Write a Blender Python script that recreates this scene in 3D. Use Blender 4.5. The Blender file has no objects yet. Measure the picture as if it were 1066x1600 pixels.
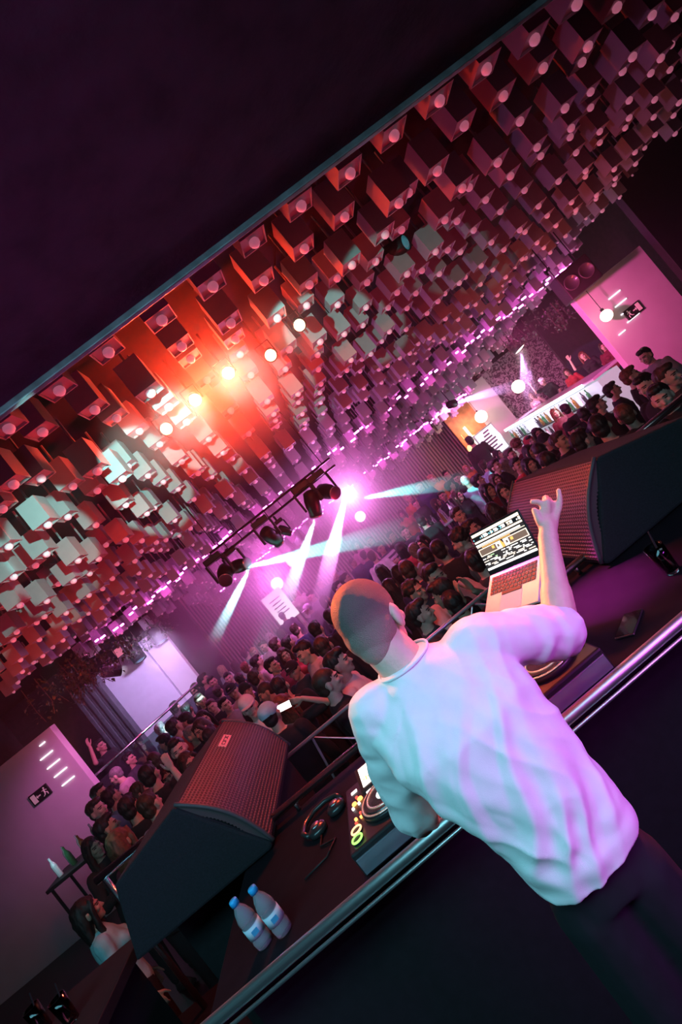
import bpy, bmesh, math, random
from mathutils import Vector, Matrix, noise
random.seed(7)
PI = math.pi
scene = bpy.context.scene
COL = scene.collection

# ------------------------------------------------------------------ camera
CAMZ = 2.65
FPX = 800.0
ROLL = math.radians(38.9)
YAW = math.radians(3.0)
PITCH = math.radians(1.07)
CAM = Vector((0, 0, CAMZ))
F = Vector((math.sin(YAW) * math.cos(PITCH), math.cos(YAW) * math.cos(PITCH), math.sin(PITCH)))
R = F.cross(Vector((0, 0, 1))).normalized()
U = R.cross(F).normalized()
XC = R * math.cos(ROLL) - U * math.sin(ROLL)
YC = R * math.sin(ROLL) + U * math.cos(ROLL)


def ray(px, py):
    return XC * (px - 533) + YC * (800 - py) + F * FPX


def PT(px, py, y):                       # point at world depth y
    d = ray(px, py)
    return CAM + d * (y / d.y)


def PZ(px, py, z):                       # point on the level z
    d = ray(px, py)
    return CAM + d * ((z - CAMZ) / d.z)


def proj(p):
    q = p - CAM
    w = q.dot(F)
    if w < 0.05:
        return None
    return (533 + q.dot(XC) / w * FPX, 800 - q.dot(YC) / w * FPX)


cam_d = bpy.data.cameras.new('camera')
cam_d.sensor_fit = 'AUTO'
cam_d.sensor_width = 36
cam_d.lens = 18
cam_d.clip_start = 0.02
cam_o = bpy.data.objects.new('camera', cam_d)
M = Matrix((XC, YC, -F)).transposed().to_4x4()
M.translation = CAM
cam_o.matrix_world = M
COL.objects.link(cam_o)
scene.camera = cam_o

scene.view_settings.view_transform = 'Standard'
scene.view_settings.look = 'None'
scene.view_settings.exposure = 0.0
scene.view_settings.gamma = 1.0
scene.view_settings.use_curve_mapping = False
cy = scene.cycles
cy.use_denoising = True
cy.max_bounces = 5
cy.diffuse_bounces = 2
cy.glossy_bounces = 3
cy.transmission_bounces = 4
cy.volume_bounces = 0
cy.transparent_max_bounces = 8
cy.sample_clamp_indirect = 4
cy.caustics_reflective = False
cy.caustics_refractive = False

world = bpy.data.worlds.new('world')
scene.world = world
world.use_nodes = True
world.node_tree.nodes['Background'].inputs[0].default_value = (0.35, 0.05, 0.3, 1)
world.node_tree.nodes['Background'].inputs[1].default_value = 0.004

# ------------------------------------------------------------------ materials
MATS = {}


def mat(name, col=(0.5, 0.5, 0.5), rough=0.6, metal=0.0, emit=None, es=0.0, nz=0.0, nscale=8.0,
        bump=0.0, bscale=60.0, trans=0.0, ior=1.45, alpha=1.0, coat=0.0):
    if name in MATS:
        return MATS[name]
    m = bpy.data.materials.new(name)
    m.use_nodes = True
    nt = m.node_tree
    b = nt.nodes['Principled BSDF']
    b.inputs['Base Color'].default_value = (*col, 1)
    b.inputs['Roughness'].default_value = rough
    b.inputs['Metallic'].default_value = metal
    b.inputs['IOR'].default_value = ior
    b.inputs['Transmission Weight'].default_value = trans
    b.inputs['Alpha'].default_value = alpha
    b.inputs['Coat Weight'].default_value = coat
    if emit:
        b.inputs['Emission Color'].default_value = (*emit, 1)
        b.inputs['Emission Strength'].default_value = es
    if nz > 0 or bump > 0:
        tc = nt.nodes.new('ShaderNodeTexCoord')
    if nz > 0:
        n = nt.nodes.new('ShaderNodeTexNoise')
        n.inputs['Scale'].default_value = nscale
        n.inputs['Detail'].default_value = 5
        r = nt.nodes.new('ShaderNodeValToRGB')
        r.color_ramp.elements[0].position = 0.3
        r.color_ramp.elements[1].position = 0.7
        r.color_ramp.elements[0].color = (*[c * (1 - nz) for c in col], 1)
        r.color_ramp.elements[1].color = (*[min(1, c * (1 + nz * 0.5)) for c in col], 1)
        nt.links.new(tc.outputs['Object'], n.inputs['Vector'])
        nt.links.new(n.outputs['Fac'], r.inputs['Fac'])
        nt.links.new(r.outputs['Color'], b.inputs['Base Color'])
    if bump > 0:
        n2 = nt.nodes.new('ShaderNodeTexNoise')
        n2.inputs['Scale'].default_value = bscale
        n2.inputs['Detail'].default_value = 4
        bp = nt.nodes.new('ShaderNodeBump')
        bp.inputs['Strength'].default_value = bump
        bp.inputs['Distance'].default_value = 0.02
        nt.links.new(tc.outputs['Object'], n2.inputs['Vector'])
        nt.links.new(n2.outputs['Fac'], bp.inputs['Height'])
        nt.links.new(bp.outputs['Normal'], b.inputs['Normal'])
    MATS[name] = m
    return m


def wave_mat(name, c0, c1, scale, axis='X', rough=0.5, metal=0.0, bump=0.6, dist=0.01, emit=0.0):
    """stripes: slats or woven grille"""
    m = bpy.data.materials.new(name)
    m.use_nodes = True
    nt = m.node_tree
    b = nt.nodes['Principled BSDF']
    tc = nt.nodes.new('ShaderNodeTexCoord')
    w = nt.nodes.new('ShaderNodeTexWave')
    w.wave_type = 'BANDS'
    w.bands_direction = axis
    w.inputs['Scale'].default_value = scale
    r = nt.nodes.new('ShaderNodeValToRGB')
    r.color_ramp.elements[0].position = 0.25
    r.color_ramp.elements[1].position = 0.6
    r.color_ramp.elements[0].color = (*c0, 1)
    r.color_ramp.elements[1].color = (*c1, 1)
    bp = nt.nodes.new('ShaderNodeBump')
    bp.inputs['Strength'].default_value = bump
    bp.inputs['Distance'].default_value = dist
    nt.links.new(tc.outputs['Object'], w.inputs['Vector'])
    nt.links.new(w.outputs['Color'], r.inputs['Fac'])
    nt.links.new(r.outputs['Color'], b.inputs['Base Color'])
    nt.links.new(w.outputs['Color'], bp.inputs['Height'])
    nt.links.new(bp.outputs['Normal'], b.inputs['Normal'])
    b.inputs['Roughness'].default_value = rough
    b.inputs['Metallic'].default_value = metal
    MATS[name] = m
    return m


def glow(name, col, s):
    return mat(name, (0.02, 0.02, 0.02), 0.5, emit=col, es=s)


# ------------------------------------------------------------------ object helpers
def tag(o, label=None, cat=None, group=None, kind=None):
    if label:
        o['label'] = label
    if cat:
        o['category'] = cat
    if group:
        o['group'] = group
    if kind:
        o['kind'] = kind
    return o


def link_mesh(name, me, mats, parent=None):
    o = bpy.data.objects.new(name, me)
    COL.objects.link(o)
    if not isinstance(mats, (list, tuple)):
        mats = [mats]
    if len(me.materials) == 0:
        for m in mats:
            me.materials.append(m)
    if parent:
        o.parent = parent
    return o


def obj(name, bm, mats, parent=None, smooth=False, bevel=0.0):
    bmesh.ops.recalc_face_normals(bm, faces=bm.faces)
    me = bpy.data.meshes.new(name)
    bm.to_mesh(me)
    bm.free()
    if smooth:
        me.polygons.foreach_set('use_smooth', [True] * len(me.polygons))
    o = link_mesh(name, me, mats, parent)
    if bevel > 0:
        md = o.modifiers.new('bevel', 'BEVEL')
        md.width = bevel
        md.segments = 2
        md.limit_method = 'ANGLE'
    return o


def empty(name, loc=(0, 0, 0), rz=0.0, **kw):
    o = bpy.data.objects.new(name, None)
    o.empty_display_size = 0.05
    o.location = loc
    o.rotation_euler = (0, 0, rz)
    COL.objects.link(o)
    tag(o, **kw)
    return o


def BM():
    return bmesh.new()


def faces_mi(bm, before, mi):
    if mi:
        for f in bm.faces:
            if f.index == -1 or f.index >= before:
                f.material_index = mi


def box(bm, c, s, mi=0, rot=None):
    """box centre c, full size s, optional 3x3 rotation"""
    vs = []
    for dx in (-.5, .5):
        for dy in (-.5, .5):
            for dz in (-.5, .5):
                v = Vector((dx * s[0], dy * s[1], dz * s[2]))
                if rot is not None:
                    v = rot @ v
                vs.append(bm.verts.new(v + Vector(c)))
    for q in ((0, 1, 3, 2), (4, 6, 7, 5), (0, 4, 5, 1), (2, 3, 7, 6), (0, 2, 6, 4), (1, 5, 7, 3)):
        f = bm.faces.new([vs[i] for i in q])
        f.material_index = mi


def quad(bm, pts, mi=0):
    f = bm.faces.new([bm.verts.new(p) for p in pts])
    f.material_index = mi
    return f


def prism(bm, pts, off, mi=0):
    """polygon pts extruded by off"""
    off = Vector(off)
    a = [bm.verts.new(Vector(p)) for p in pts]
    b = [bm.verts.new(Vector(p) + off) for p in pts]
    n = len(pts)
    fs = [bm.faces.new(a), bm.faces.new(b[::-1])]
    for i in range(n):
        fs.append(bm.faces.new([a[i], b[i], b[(i + 1) % n], a[(i + 1) % n]]))
    for f in fs:
        f.material_index = mi


def frame_of(d):
    d = d.normalized()
    up = Vector((0, 0, 1)) if abs(d.z) < 0.9 else Vector((1, 0, 0))
    a = d.cross(up).normalized()
    return a, a.cross(d).normalized()


def tube(bm, pts, rad, seg=10, mi=0, cap=True, closed=False):
    pts = [Vector(p) for p in pts]
    n = len(pts)
    if not isinstance(rad, (list, tuple)):
        rad = [rad] * n
    rings = []
    pa = None
    for i, p in enumerate(pts):
        if closed:
            d = pts[(i + 1) % n] - pts[i - 1]
        else:
            d = pts[min(i + 1, n - 1)] - pts[max(i - 1, 0)]
        d.normalize()
        if pa is None:
            a, b = frame_of(d)
        else:
            a = (pa - d * pa.dot(d)).normalized()
            b = a.cross(d).normalized()
        pa = a
        rings.append([bm.verts.new(p + (a * math.cos(t * 2 * PI / seg) + b * math.sin(t * 2 * PI / seg)) * rad[i]) for t in range(seg)])
    fs = []
    for i in range(n if closed else n - 1):
        A, B = rings[i], rings[(i + 1) % n]
        for t in range(seg):
            fs.append(bm.faces.new([A[t], A[(t + 1) % seg], B[(t + 1) % seg], B[t]]))
    if cap and not closed:
        fs.append(bm.faces.new(rings[0][::-1]))
        fs.append(bm.faces.new(rings[-1]))
    for f in fs:
        f.material_index = mi


def ball(bm, c, r, mi=0, seg=14, rot=None):
    if not isinstance(r, (list, tuple)):
        r = (r, r, r)
    rings = seg // 2
    rows = []
    for i in range(1, rings):
        th = PI * i / rings
        row = []
        for j in range(seg):
            ph = 2 * PI * j / seg
            v = Vector((r[0] * math.sin(th) * math.cos(ph), r[1] * math.sin(th) * math.sin(ph), r[2] * math.cos(th)))
            if rot is not None:
                v = rot @ v
            row.append(bm.verts.new(v + Vector(c)))
        rows.append(row)
    t, b = Vector((0, 0, r[2])), Vector((0, 0, -r[2]))
    if rot is not None:
        t, b = rot @ t, rot @ b
    T, B = bm.verts.new(t + Vector(c)), bm.verts.new(b + Vector(c))
    fs = []
    for j in range(seg):
        k = (j + 1) % seg
        fs.append(bm.faces.new([T, rows[0][j], rows[0][k]]))
        fs.append(bm.faces.new([B, rows[-1][k], rows[-1][j]]))
        for i in range(len(rows) - 1):
            fs.append(bm.faces.new([rows[i][j], rows[i + 1][j], rows[i + 1][k], rows[i][k]]))
    for f in fs:
        f.material_index = mi


def lathe(bm, prof, c=(0, 0, 0), seg=16, mi=0, rot=None):
    c = Vector(c)
    rings = []
    for r, z in prof:
        ring = []
        for t in range(seg):
            v = Vector((r * math.cos(t * 2 * PI / seg), r * math.sin(t * 2 * PI / seg), z))
            if rot is not None:
                v = rot @ v
            ring.append(bm.verts.new(v + c))
        rings.append(ring)
    fs = []
    for i in range(len(rings) - 1):
        for t in range(seg):
            fs.append(bm.faces.new([rings[i][t], rings[i][(t + 1) % seg], rings[i + 1][(t + 1) % seg], rings[i + 1][t]]))
    fs.append(bm.faces.new(rings[0][::-1]))
    fs.append(bm.faces.new(rings[-1]))
    for f in fs:
        f.material_index = mi


def loft(bm, rings, seg=20, mi=0, sq=2.0):
    """rings: (centre, half x, half y[, rot z]) stacked; superellipse sections"""
    rows = []
    for rg in rings:
        c, hx, hy = Vector(rg[0]), rg[1], rg[2]
        rz = rg[3] if len(rg) > 3 else 0
        row = []
        for t in range(seg):
            a = 2 * PI * t / seg
            ca, sa = math.cos(a), math.sin(a)
            x = hx * math.copysign(abs(ca) ** (2 / sq), ca)
            y = hy * math.copysign(abs(sa) ** (2 / sq), sa)
            row.append(bm.verts.new(c + Vector((x * math.cos(rz) - y * math.sin(rz), x * math.sin(rz) + y * math.cos(rz), 0))))
        rows.append(row)
    fs = []
    for i in range(len(rows) - 1):
        for t in range(seg):
            fs.append(bm.faces.new([rows[i][t], rows[i][(t + 1) % seg], rows[i + 1][(t + 1) % seg], rows[i + 1][t]]))
    fs.append(bm.faces.new(rows[0][::-1]))
    fs.append(bm.faces.new(rows[-1]))
    for f in fs:
        f.material_index = mi


def limb(bm, pts, rad, seg=12):
    """tapered limb with round joints, for remeshing"""
    for i in range(len(pts) - 1):
        tube(bm, [pts[i], pts[i + 1]], [rad[i], rad[i + 1]], seg)
    for p, r in zip(pts, rad):
        ball(bm, p, r * 0.995, seg=12)


SCR = bpy.data.scenes.new('scratch')


def remesh(bm, voxel, smooth=2, fac=0.5):
    """one continuous surface out of overlapping closed shapes"""
    bmesh.ops.recalc_face_normals(bm, faces=bm.faces)
    me = bpy.data.meshes.new('tmp')
    bm.to_mesh(me)
    bm.free()
    o = bpy.data.objects.new('tmp', me)
    SCR.collection.objects.link(o)
    r = o.modifiers.new('r', 'REMESH')
    r.mode = 'VOXEL'
    r.voxel_size = voxel
    if smooth:
        s = o.modifiers.new('s', 'SMOOTH')
        s.factor = fac
        s.iterations = smooth
    SCR.view_layers[0].update()
    dg = SCR.view_layers[0].depsgraph
    out = bpy.data.meshes.new_from_object(o.evaluated_get(dg))
    bpy.data.objects.remove(o)
    bpy.data.meshes.remove(me)
    out.polygons.foreach_set('use_smooth', [True] * len(out.polygons))
    return out


def displace(me, fn):
    """move every vertex along its normal by fn(position)"""
    n = len(me.vertices)
    co = [0.0] * (3 * n)
    no = [0.0] * (3 * n)
    me.vertices.foreach_get('co', co)
    me.vertex_normals.foreach_get('vector', no)
    for i in range(n):
        p = Vector(co[3 * i:3 * i + 3])
        d = fn(p)
        for k in range(3):
            co[3 * i + k] += no[3 * i + k] * d
    me.vertices.foreach_set('co', co)
    me.update()


def copy_tree(o, parent=None):
    c = o.copy()
    COL.objects.link(c)
    c.parent = parent
    for ch in list(o.children):
        copy_tree(ch, c)
    return c


def lamp(name, kind, loc, energy, col, aim=None, size=0.1, spot=None, blend=0.3, sy=None, parent=None):
    d = bpy.data.lights.new(name, kind)
    d.energy = energy
    d.color = col
    if kind == 'SPOT':
        d.spot_size = math.radians(spot)
        d.spot_blend = blend
        d.shadow_soft_size = size
    elif kind == 'AREA':
        d.size = size
        if sy:
            d.shape = 'RECTANGLE'
            d.size_y = sy
    else:
        d.shadow_soft_size = size
    o = bpy.data.objects.new(name, d)
    o.location = loc
    if aim is not None:
        o.rotation_euler = (Vector(aim) - Vector(loc)).to_track_quat('-Z', 'Y').to_euler()
    COL.objects.link(o)
    return o

# ================================================================== the room
black = mat('black_paint', (0.012, 0.011, 0.013), 0.6, nz=0.3)
black_soft = mat('black_carpet', (0.006, 0.005, 0.007), 0.9, nz=0.4, nscale=30)
plaster = mat('dark_plaster', (0.10, 0.05, 0.10), 0.85, nz=0.35, nscale=5, bump=0.25, bscale=30)
whitewall = mat('white_gloss_wall', (0.62, 0.58, 0.62), 0.28, nz=0.06, nscale=3)
darkwall = mat('dark_wall', (0.03, 0.02, 0.03), 0.7, nz=0.4)
chrome = mat('chrome', (0.85, 0.85, 0.88), 0.22, 1.0, nz=0.05, nscale=20)
steel = mat('brushed_steel', (0.55, 0.55, 0.58), 0.3, 1.0, nz=0.1)
blackmetal = mat('black_metal', (0.009, 0.009, 0.010), 0.42, 0.0, nz=0.2, ior=1.35)
boxpaint = mat('white_box_paint', (0.37, 0.34, 0.35), 0.45, nz=0.08, nscale=6)
bulbmat = mat('frosted_bulb', (0.8, 0.7, 0.75), 0.35, emit=(1.0, 0.28, 0.45), es=0.26)


def struct(o):
    o['kind'] = 'structure'
    return o


bm = BM()
box(bm, (1, 9, -0.05), (24, 28, 0.1))
struct(obj('floor', bm, mat('dance_floor', (0.010, 0.008, 0.010), 0.45, nz=0.4, nscale=4)))

STZ = 0.73
bm = BM()
box(bm, (0.3, 0.6, STZ / 2), (9, 6.2, STZ))
struct(obj('floor_stage', bm, black_soft, bevel=0.01))

# low ceiling over the booth with its metal edge
SY = 2.3
SZ = CAMZ + 1.36
bm = BM()
box(bm, (0.5, SY - 4.2, SZ + 0.4), (18, 8.4, 0.8))
struct(obj('ceiling_booth', bm, plaster))
bm = BM()
box(bm, (0.5, SY + 0.02, SZ + 0.0), (18, 0.035, 0.06))
struct(obj('trim_1', bm, mat('metal_edge', (0.5, 0.48, 0.52), 0.45, 0.6, nz=0.4, nscale=9), bevel=0.006))


def hh(y):                                  # height of the box bottoms above the camera
    K = [(2.5, 1.84), (3.4, 1.83), (5, 1.78), (6.5, 1.70), (8, 1.60), (10, 1.42), (10.5, 1.24), (11.2, 1.12), (12, 1.04),
         (13.8, 0.82), (14.3, 0.62), (15, 0.52), (16.6, 0.40)]
    for (a, p), (b, q) in zip(K, K[1:]):
        if y <= b:
            return p + (q - p) * (y - a) / (b - a)
    return K[-1][1]


def xl(y):
    return -7.6 if y < 7.6 else min(-7.6 + (y - 7.6) * 0.68, -3.7)


def xr(y):
    return 8.6 if y < 8.6 else max(8.6 - (y - 8.6) * 0.43, 5.3)


# ceiling slab that follows the wave of lamps
bm = BM()
ys = [2.2 + i * 0.4 for i in range(38)]
rows = []
for y in ys:
    z = CAMZ + hh(max(y, 2.5)) + 0.62
    rows.append([(xl(y) - 0.25, y, z), (xr(y) + 0.25, y, z)])
top = [[bm.verts.new(Vector(p) + Vector((0, 0, 0.2))) for p in r] for r in rows]
bot = [[bm.verts.new(Vector(p)) for p in r] for r in rows]
for i in range(len(ys) - 1):
    bm.faces.new([top[i][0], top[i][1], top[i + 1][1], top[i + 1][0]])
    bm.faces.new([bot[i][0], bot[i + 1][0], bot[i + 1][1], bot[i][1]])
    for k in (0, 1):
        bm.faces.new([top[i][k], top[i + 1][k], bot[i + 1][k], bot[i][k]])
bm.faces.new([top[0][0], bot[0][0], bot[0][1], top[0][1]])
bm.faces.new([top[-1][0], top[-1][1], bot[-1][1], bot[-1][0]])
struct(obj('ceiling', bm, mat('black_ceiling', (0.008, 0.005, 0.006), 0.85, nz=0.3)))

# roof over everything
bm = BM()
box(bm, (1, 9, 5.6), (24, 28, 0.1))
struct(obj('ceiling_roof', bm, black))

# slatted far wall
FY = 16.8
slat = wave_mat('slatted_wood', (0.05, 0.03, 0.035), (0.42, 0.30, 0.30), 3.0, 'X', 0.5, bump=1.0, dist=0.04)
bm = BM()
box(bm, (0, FY + 0.1, 2.2), (14, 0.2, 4.4))
struct(obj('wall_far', bm, slat))
for nm, x in (('wall_left', -10.2), ('wall_right', 11.5)):
    bm = BM()
    box(bm, (x, 8.5, 2.8), (0.2, 27, 5.6))
    struct(obj(nm, bm, darkwall))
bm = BM()
box(bm, (1, -4.6, 2.8), (23, 0.2, 5.6))
struct(obj('wall_rear', bm, darkwall))

# white glossy wall panels: left, right (each with an exit sign)
LY, RY = 9.0, 9.0


def wall_panel(name, xa, xb, y, za, zb, m=whitewall, th=0.16):
    b_ = BM()
    box(b_, ((xa + xb) / 2, y + th / 2, (za + zb) / 2), (xb - xa, th, zb - za))
    return struct(obj(name, b_, m, bevel=0.005))


pL = PT(77, 1136, LY)
wall_panel('wall_left_panel', -9.6, PT(112, 1180, LY).x, LY, 0, PT(77, 1136, LY).z)
pR = PT(905, 475, RY)
wall_panel('wall_right_panel', PT(940, 520, RY).x, PT(1030, 420, RY).x, RY, 0, PT(948, 425, RY).z)
wall_panel('wall_right_return', PT(1030, 420, RY).x, 11.4, RY - 0.35, 0, 5.5, black)
# left back panels with the corner seam
a, b_, c = PT(161, 1065, 11.8), PT(252, 1042, 11.8), PT(305, 1058, 11.8)
wall_panel('wall_back_left', PT(190, 1105, 11.8).x, PT(250, 1046, 11.8).x, 11.8, 0, 3.45, mat('lilac_wall', (0.60, 0.58, 0.68), 0.35, nz=0.05))
wall_panel('wall_back_left_corner', PT(250, 1046, 11.8).x + 0.02, PT(285, 1030, 11.8).x, 11.86, 0, 3.45)
# dark timber column and doorway between the left panels
bm = BM()
xa = PT(150, 1140, 11.0).x
xb = PT(188, 1110, 11.0).x
for k in range(7):
    x = xa + (xb - xa) * (k + .5) / 7
    box(bm, (x, 11.1 + 0.03 * (k % 2), 1.7), ((xb - xa) / 7 * .93, 0.2, 3.4))
struct(obj('trim_2', bm, mat('charcoal_timber', (0.05, 0.055, 0.065), 0.5, nz=0.4, nscale=12), bevel=0.01))
# right: white column, patterned wall
wall_panel('wall_far_column', PT(770, 640, 15.9).x - 0.42, PT(770, 640, 15.9).x + 0.42, 15.9, 0, 3.5)
m = bpy.data.materials.new('damask_wall')
m.use_nodes = True
nt = m.node_tree
tc = nt.nodes.new('ShaderNodeTexCoord')
vo = nt.nodes.new('ShaderNodeTexNoise')
vo.inputs['Scale'].default_value = 7.0
vo.inputs['Detail'].default_value = 3.0
vo.inputs['Distortion'].default_value = 2.2
rp = nt.nodes.new('ShaderNodeValToRGB')
rp.color_ramp.elements[0].color = (0.10, 0.03, 0.08, 1)
rp.color_ramp.elements[1].color = (0.55, 0.42, 0.5, 1)
rp.color_ramp.elements[0].position = 0.47
rp.color_ramp.elements[1].position = 0.53
nt.links.new(tc.outputs['Object'], vo.inputs['Vector'])
nt.links.new(vo.outputs['Fac'], rp.inputs['Fac'])
nt.links.new(rp.outputs['Color'], nt.nodes['Principled BSDF'].inputs['Base Color'])
x0 = PT(770, 640, 15.9).x + 0.42
wall_panel('wall_far_patterned', x0, x0 + 2.4, 16.1, 0, 3.6, m)
wall_panel('wall_far_right', x0 + 2.4, 11.4, 16.0, 0, 4.2, darkwall)
wall_panel('wall_far_left', -10.1, -4.4, 14.6, 0, 4.4, darkwall)

# reflections on the glossy white panels, imitated by thin glowing strips
linemat = glow('reflection_glow', (1.0, 0.85, 0.95), 2.2)


def reflection_streak(p, q, y, label, grp):
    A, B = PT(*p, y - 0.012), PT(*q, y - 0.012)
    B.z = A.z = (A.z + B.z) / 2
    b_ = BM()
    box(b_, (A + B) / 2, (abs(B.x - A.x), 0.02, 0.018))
    tag(obj('reflection_streak', b_, linemat), label, 'light', grp)


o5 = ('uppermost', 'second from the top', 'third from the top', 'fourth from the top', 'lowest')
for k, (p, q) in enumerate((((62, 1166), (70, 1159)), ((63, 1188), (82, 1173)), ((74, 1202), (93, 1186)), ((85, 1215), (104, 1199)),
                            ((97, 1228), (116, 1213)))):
    reflection_streak(p, q, LY, 'thin white painted reflection on the left white wall, ' + o5[k], 'painted reflections on the left white wall')
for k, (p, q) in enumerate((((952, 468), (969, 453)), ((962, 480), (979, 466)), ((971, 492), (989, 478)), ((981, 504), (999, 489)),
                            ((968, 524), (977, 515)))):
    reflection_streak(p, q, RY, 'thin white painted reflection on the right white wall, ' + o5[k], 'painted reflections on the right white wall')

# exit signs
pale = mat('pale_sign', (0.75, 0.62, 0.62), 0.5, emit=(0.9, 0.6, 0.6), es=0.12)


def exit_sign(px, py, y, label, flip):
    c = PT(px, py, y)
    t = empty('exit_sign', (c.x, y - 0.002, c.z), label=label, cat='sign')
    b_ = BM()
    box(b_, (0, -0.015, 0), (0.36, 0.03, 0.20))
    obj('sign_plate', b_, mat('sign_black', (0.01, 0.01, 0.01), 0.4), t, bevel=0.004)
    s = -1 if flip else 1
    b_ = BM()
    box(b_, (-0.115 * s, -0.032, 0), (0.08, 0.006, 0.15))
    obj('door_symbol', b_, pale, t)
    b_ = BM()
    box(b_, (-0.02 * s, -0.032, -0.0), (0.07, 0.006, 0.02))
    prism(b_, [(-0.045 * s, -0.035, 0.03), (-0.045 * s, -0.035, -0.03), (-0.07 * s, -0.035, 0)], (0, 0.006, 0))
    obj('arrow_symbol', b_, pale, t)
    b_ = BM()
    X = 0.1 * s
    ball(b_, (X + .012 * s, -0.033, 0.058), (0.017, 0.004, 0.017), seg=10)
    for p, q, r in (((X, .04), (X - .005 * s, -.01), .016), ((X, .035), (X + .045 * s, .01), .008), ((X, .035), (X - .04 * s, .03), .008),
                    ((X - .005 * s, -.01), (X + .035 * s, -.03), .011), ((X + .035 * s, -.03), (X + .03 * s, -.07), .009),
                    ((X - .005 * s, -.01), (X - .02 * s, -.045), .011), ((X - .02 * s, -.045), (X - .055 * s, -.06), .009)):
        tube(b_, [(p[0], -0.033, p[1]), (q[0], -0.033, q[1])], r * 0.7, 6)
    obj('running_figure', b_, pale, t)


exit_sign(64, 1241, LY, 'black exit sign with running figure on the left white wall', False)
exit_sign(989, 486, RY, 'black exit sign with running figure on the right white wall', True)

# ================================================================== ceiling of box lamps
ORD = ['first', 'second', 'third', 'fourth', 'fifth', 'sixth', 'seventh', 'eighth', 'ninth', 'tenth', 'eleventh', 'twelfth', 'thirteenth',
       'fourteenth', 'fifteenth', 'sixteenth', 'seventeenth', 'eighteenth', 'nineteenth', 'twentieth']


def ordn(i):
    if i < 20:
        return ORD[i]
    t = {2: 'twenty', 3: 'thirty', 4: 'forty'}[(i + 1) // 10]
    u = (i + 1) % 10
    return (t[:-1] + 'ieth') if u == 0 else t + '-' + ORD[u - 1]


BW, BH = 0.20, 0.27


def lamp_housing(bm, c, w=BW, h=BH, rod=0.3):
    """open-ended look: a box with a lip round a sunk base, and its rod; c = centre of the underside"""
    x, y, z = c
    t = 0.008
    d = 0.02
    hw = w / 2
    o_b = [bm.verts.new((x + sx * hw, y + sy * hw, z)) for sx, sy in ((-1, -1), (1, -1), (1, 1), (-1, 1))]
    i_b = [bm.verts.new((x + sx * (hw - t), y + sy * (hw - t), z)) for sx, sy in ((-1, -1), (1, -1), (1, 1), (-1, 1))]
    i_d = [bm.verts.new((x + sx * (hw - t), y + sy * (hw - t), z + d)) for sx, sy in ((-1, -1), (1, -1), (1, 1), (-1, 1))]
    o_t = [bm.verts.new((x + sx * hw, y + sy * hw, z + h)) for sx, sy in ((-1, -1), (1, -1), (1, 1), (-1, 1))]
    for i in range(4):
        j = (i + 1) % 4
        bm.faces.new([o_b[i], o_b[j], i_b[j], i_b[i]])
        bm.faces.new([i_b[i], i_b[j], i_d[j], i_d[i]])
        bm.faces.new([o_b[j], o_b[i], o_t[i], o_t[j]])
    bm.faces.new(i_d)
    bm.faces.new(o_t[::-1])
    tube(bm, [(x, y, z + h - 0.01), (x, y, z + h + rod)], 0.012, 5)


bm = BM()
lamp_housing(bm, (0, 0, 0))
bmesh.ops.recalc_face_normals(bm, faces=bm.faces)
housing_me = bpy.data.meshes.new('box_lamp')
bm.to_mesh(housing_me)
bm.free()
housing_me.materials.append(boxpaint)
bm = BM()
lathe(bm, [(0.016, 0.022), (0.032, 0.014), (0.040, -0.004), (0.036, -0.022), (0.020, -0.038), (0.002, -0.042)], seg=14)
bulb_me = bpy.data.meshes.new('bulb')
bmesh.ops.recalc_face_normals(bm, faces=bm.faces)
bm.to_mesh(bulb_me)
bm.free()
bulb_me.polygons.foreach_set('use_smooth', [True] * len(bulb_me.polygons))
bulb_me.materials.append(bulbmat)

rowsY = [3.4, 3.92, 4.44]
while rowsY[-1] < 16.4:
    rowsY.append(rowsY[-1] + (0.53 if rowsY[-1] < 8.5 else 0.40 if rowsY[-1] < 10 else 0.34))
XS = 0.41
grid = []
rb = random.Random(3)
for ri, y in enumerate(rowsY):
    k0 = int(math.ceil((xl(y) + 0.77) / XS))
    k1 = int(math.floor((xr(y) + 0.77) / XS))
    for k in range(k0, k1 + 1):
        x = -0.77 + k * XS
        dz = rb.choice((-0.12, -0.04, 0.05, 0.14)) + rb.uniform(-.02, .02)
        if ri == 0:
            dz *= 0.25
        z = CAMZ + hh(y) + dz
        pr = proj(Vector((x, y, z)))
        vis = pr is not None and -10 < pr[0] < 1076 and 0 < pr[1] < 1610
        grid.append((ri, x, y, z, vis))
seen = [g for g in grid if g[4]]
named = set(range(0, min(300, len(seen))))
count = {}
rowtot = {}
for g in seen[:300]:
    rowtot[g[0]] = rowtot.get(g[0], 0) + 1
nm_i = 0
rest = BM()
for g in grid:
    ri, x, y, z, vis = g
    rod = max(0.04, CAMZ + hh(y) + 0.62 - z - BH)
    if vis and nm_i < 300:
        nm_i += 1
        n = count.get(ri, 0)
        count[ri] = n + 1
        h = bpy.data.objects.new('box_lamp', housing_me)
        h.location = (x, y, z)
        COL.objects.link(h)
        tot = rowtot[ri]
        side = ('left', n) if n < tot / 2 else ('right', tot - 1 - n)
        tag(h, 'hanging box lamp, %s from the %s in the %s row behind the ceiling edge' % (ordn(side[1]), side[0], ordn(ri)),
            'ceiling lamp', 'box lamps hanging from the ceiling')
        bl = bpy.data.objects.new('bulb', bulb_me)
        COL.objects.link(bl)
        bl.parent = h
    elif ri >= 0 and (vis or y > 4):
        lamp_housing(rest, (x, y, z), rod=rod)
        b0 = len(rest.faces)
        ball(rest, (x, y, z), 0.032, mi=1, seg=6)
tag(obj('box_lamps', rest, [boxpaint, bulbmat]), 'mass of small box lamps covering the far wave of the ceiling', 'ceiling lamps', kind='stuff')

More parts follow.
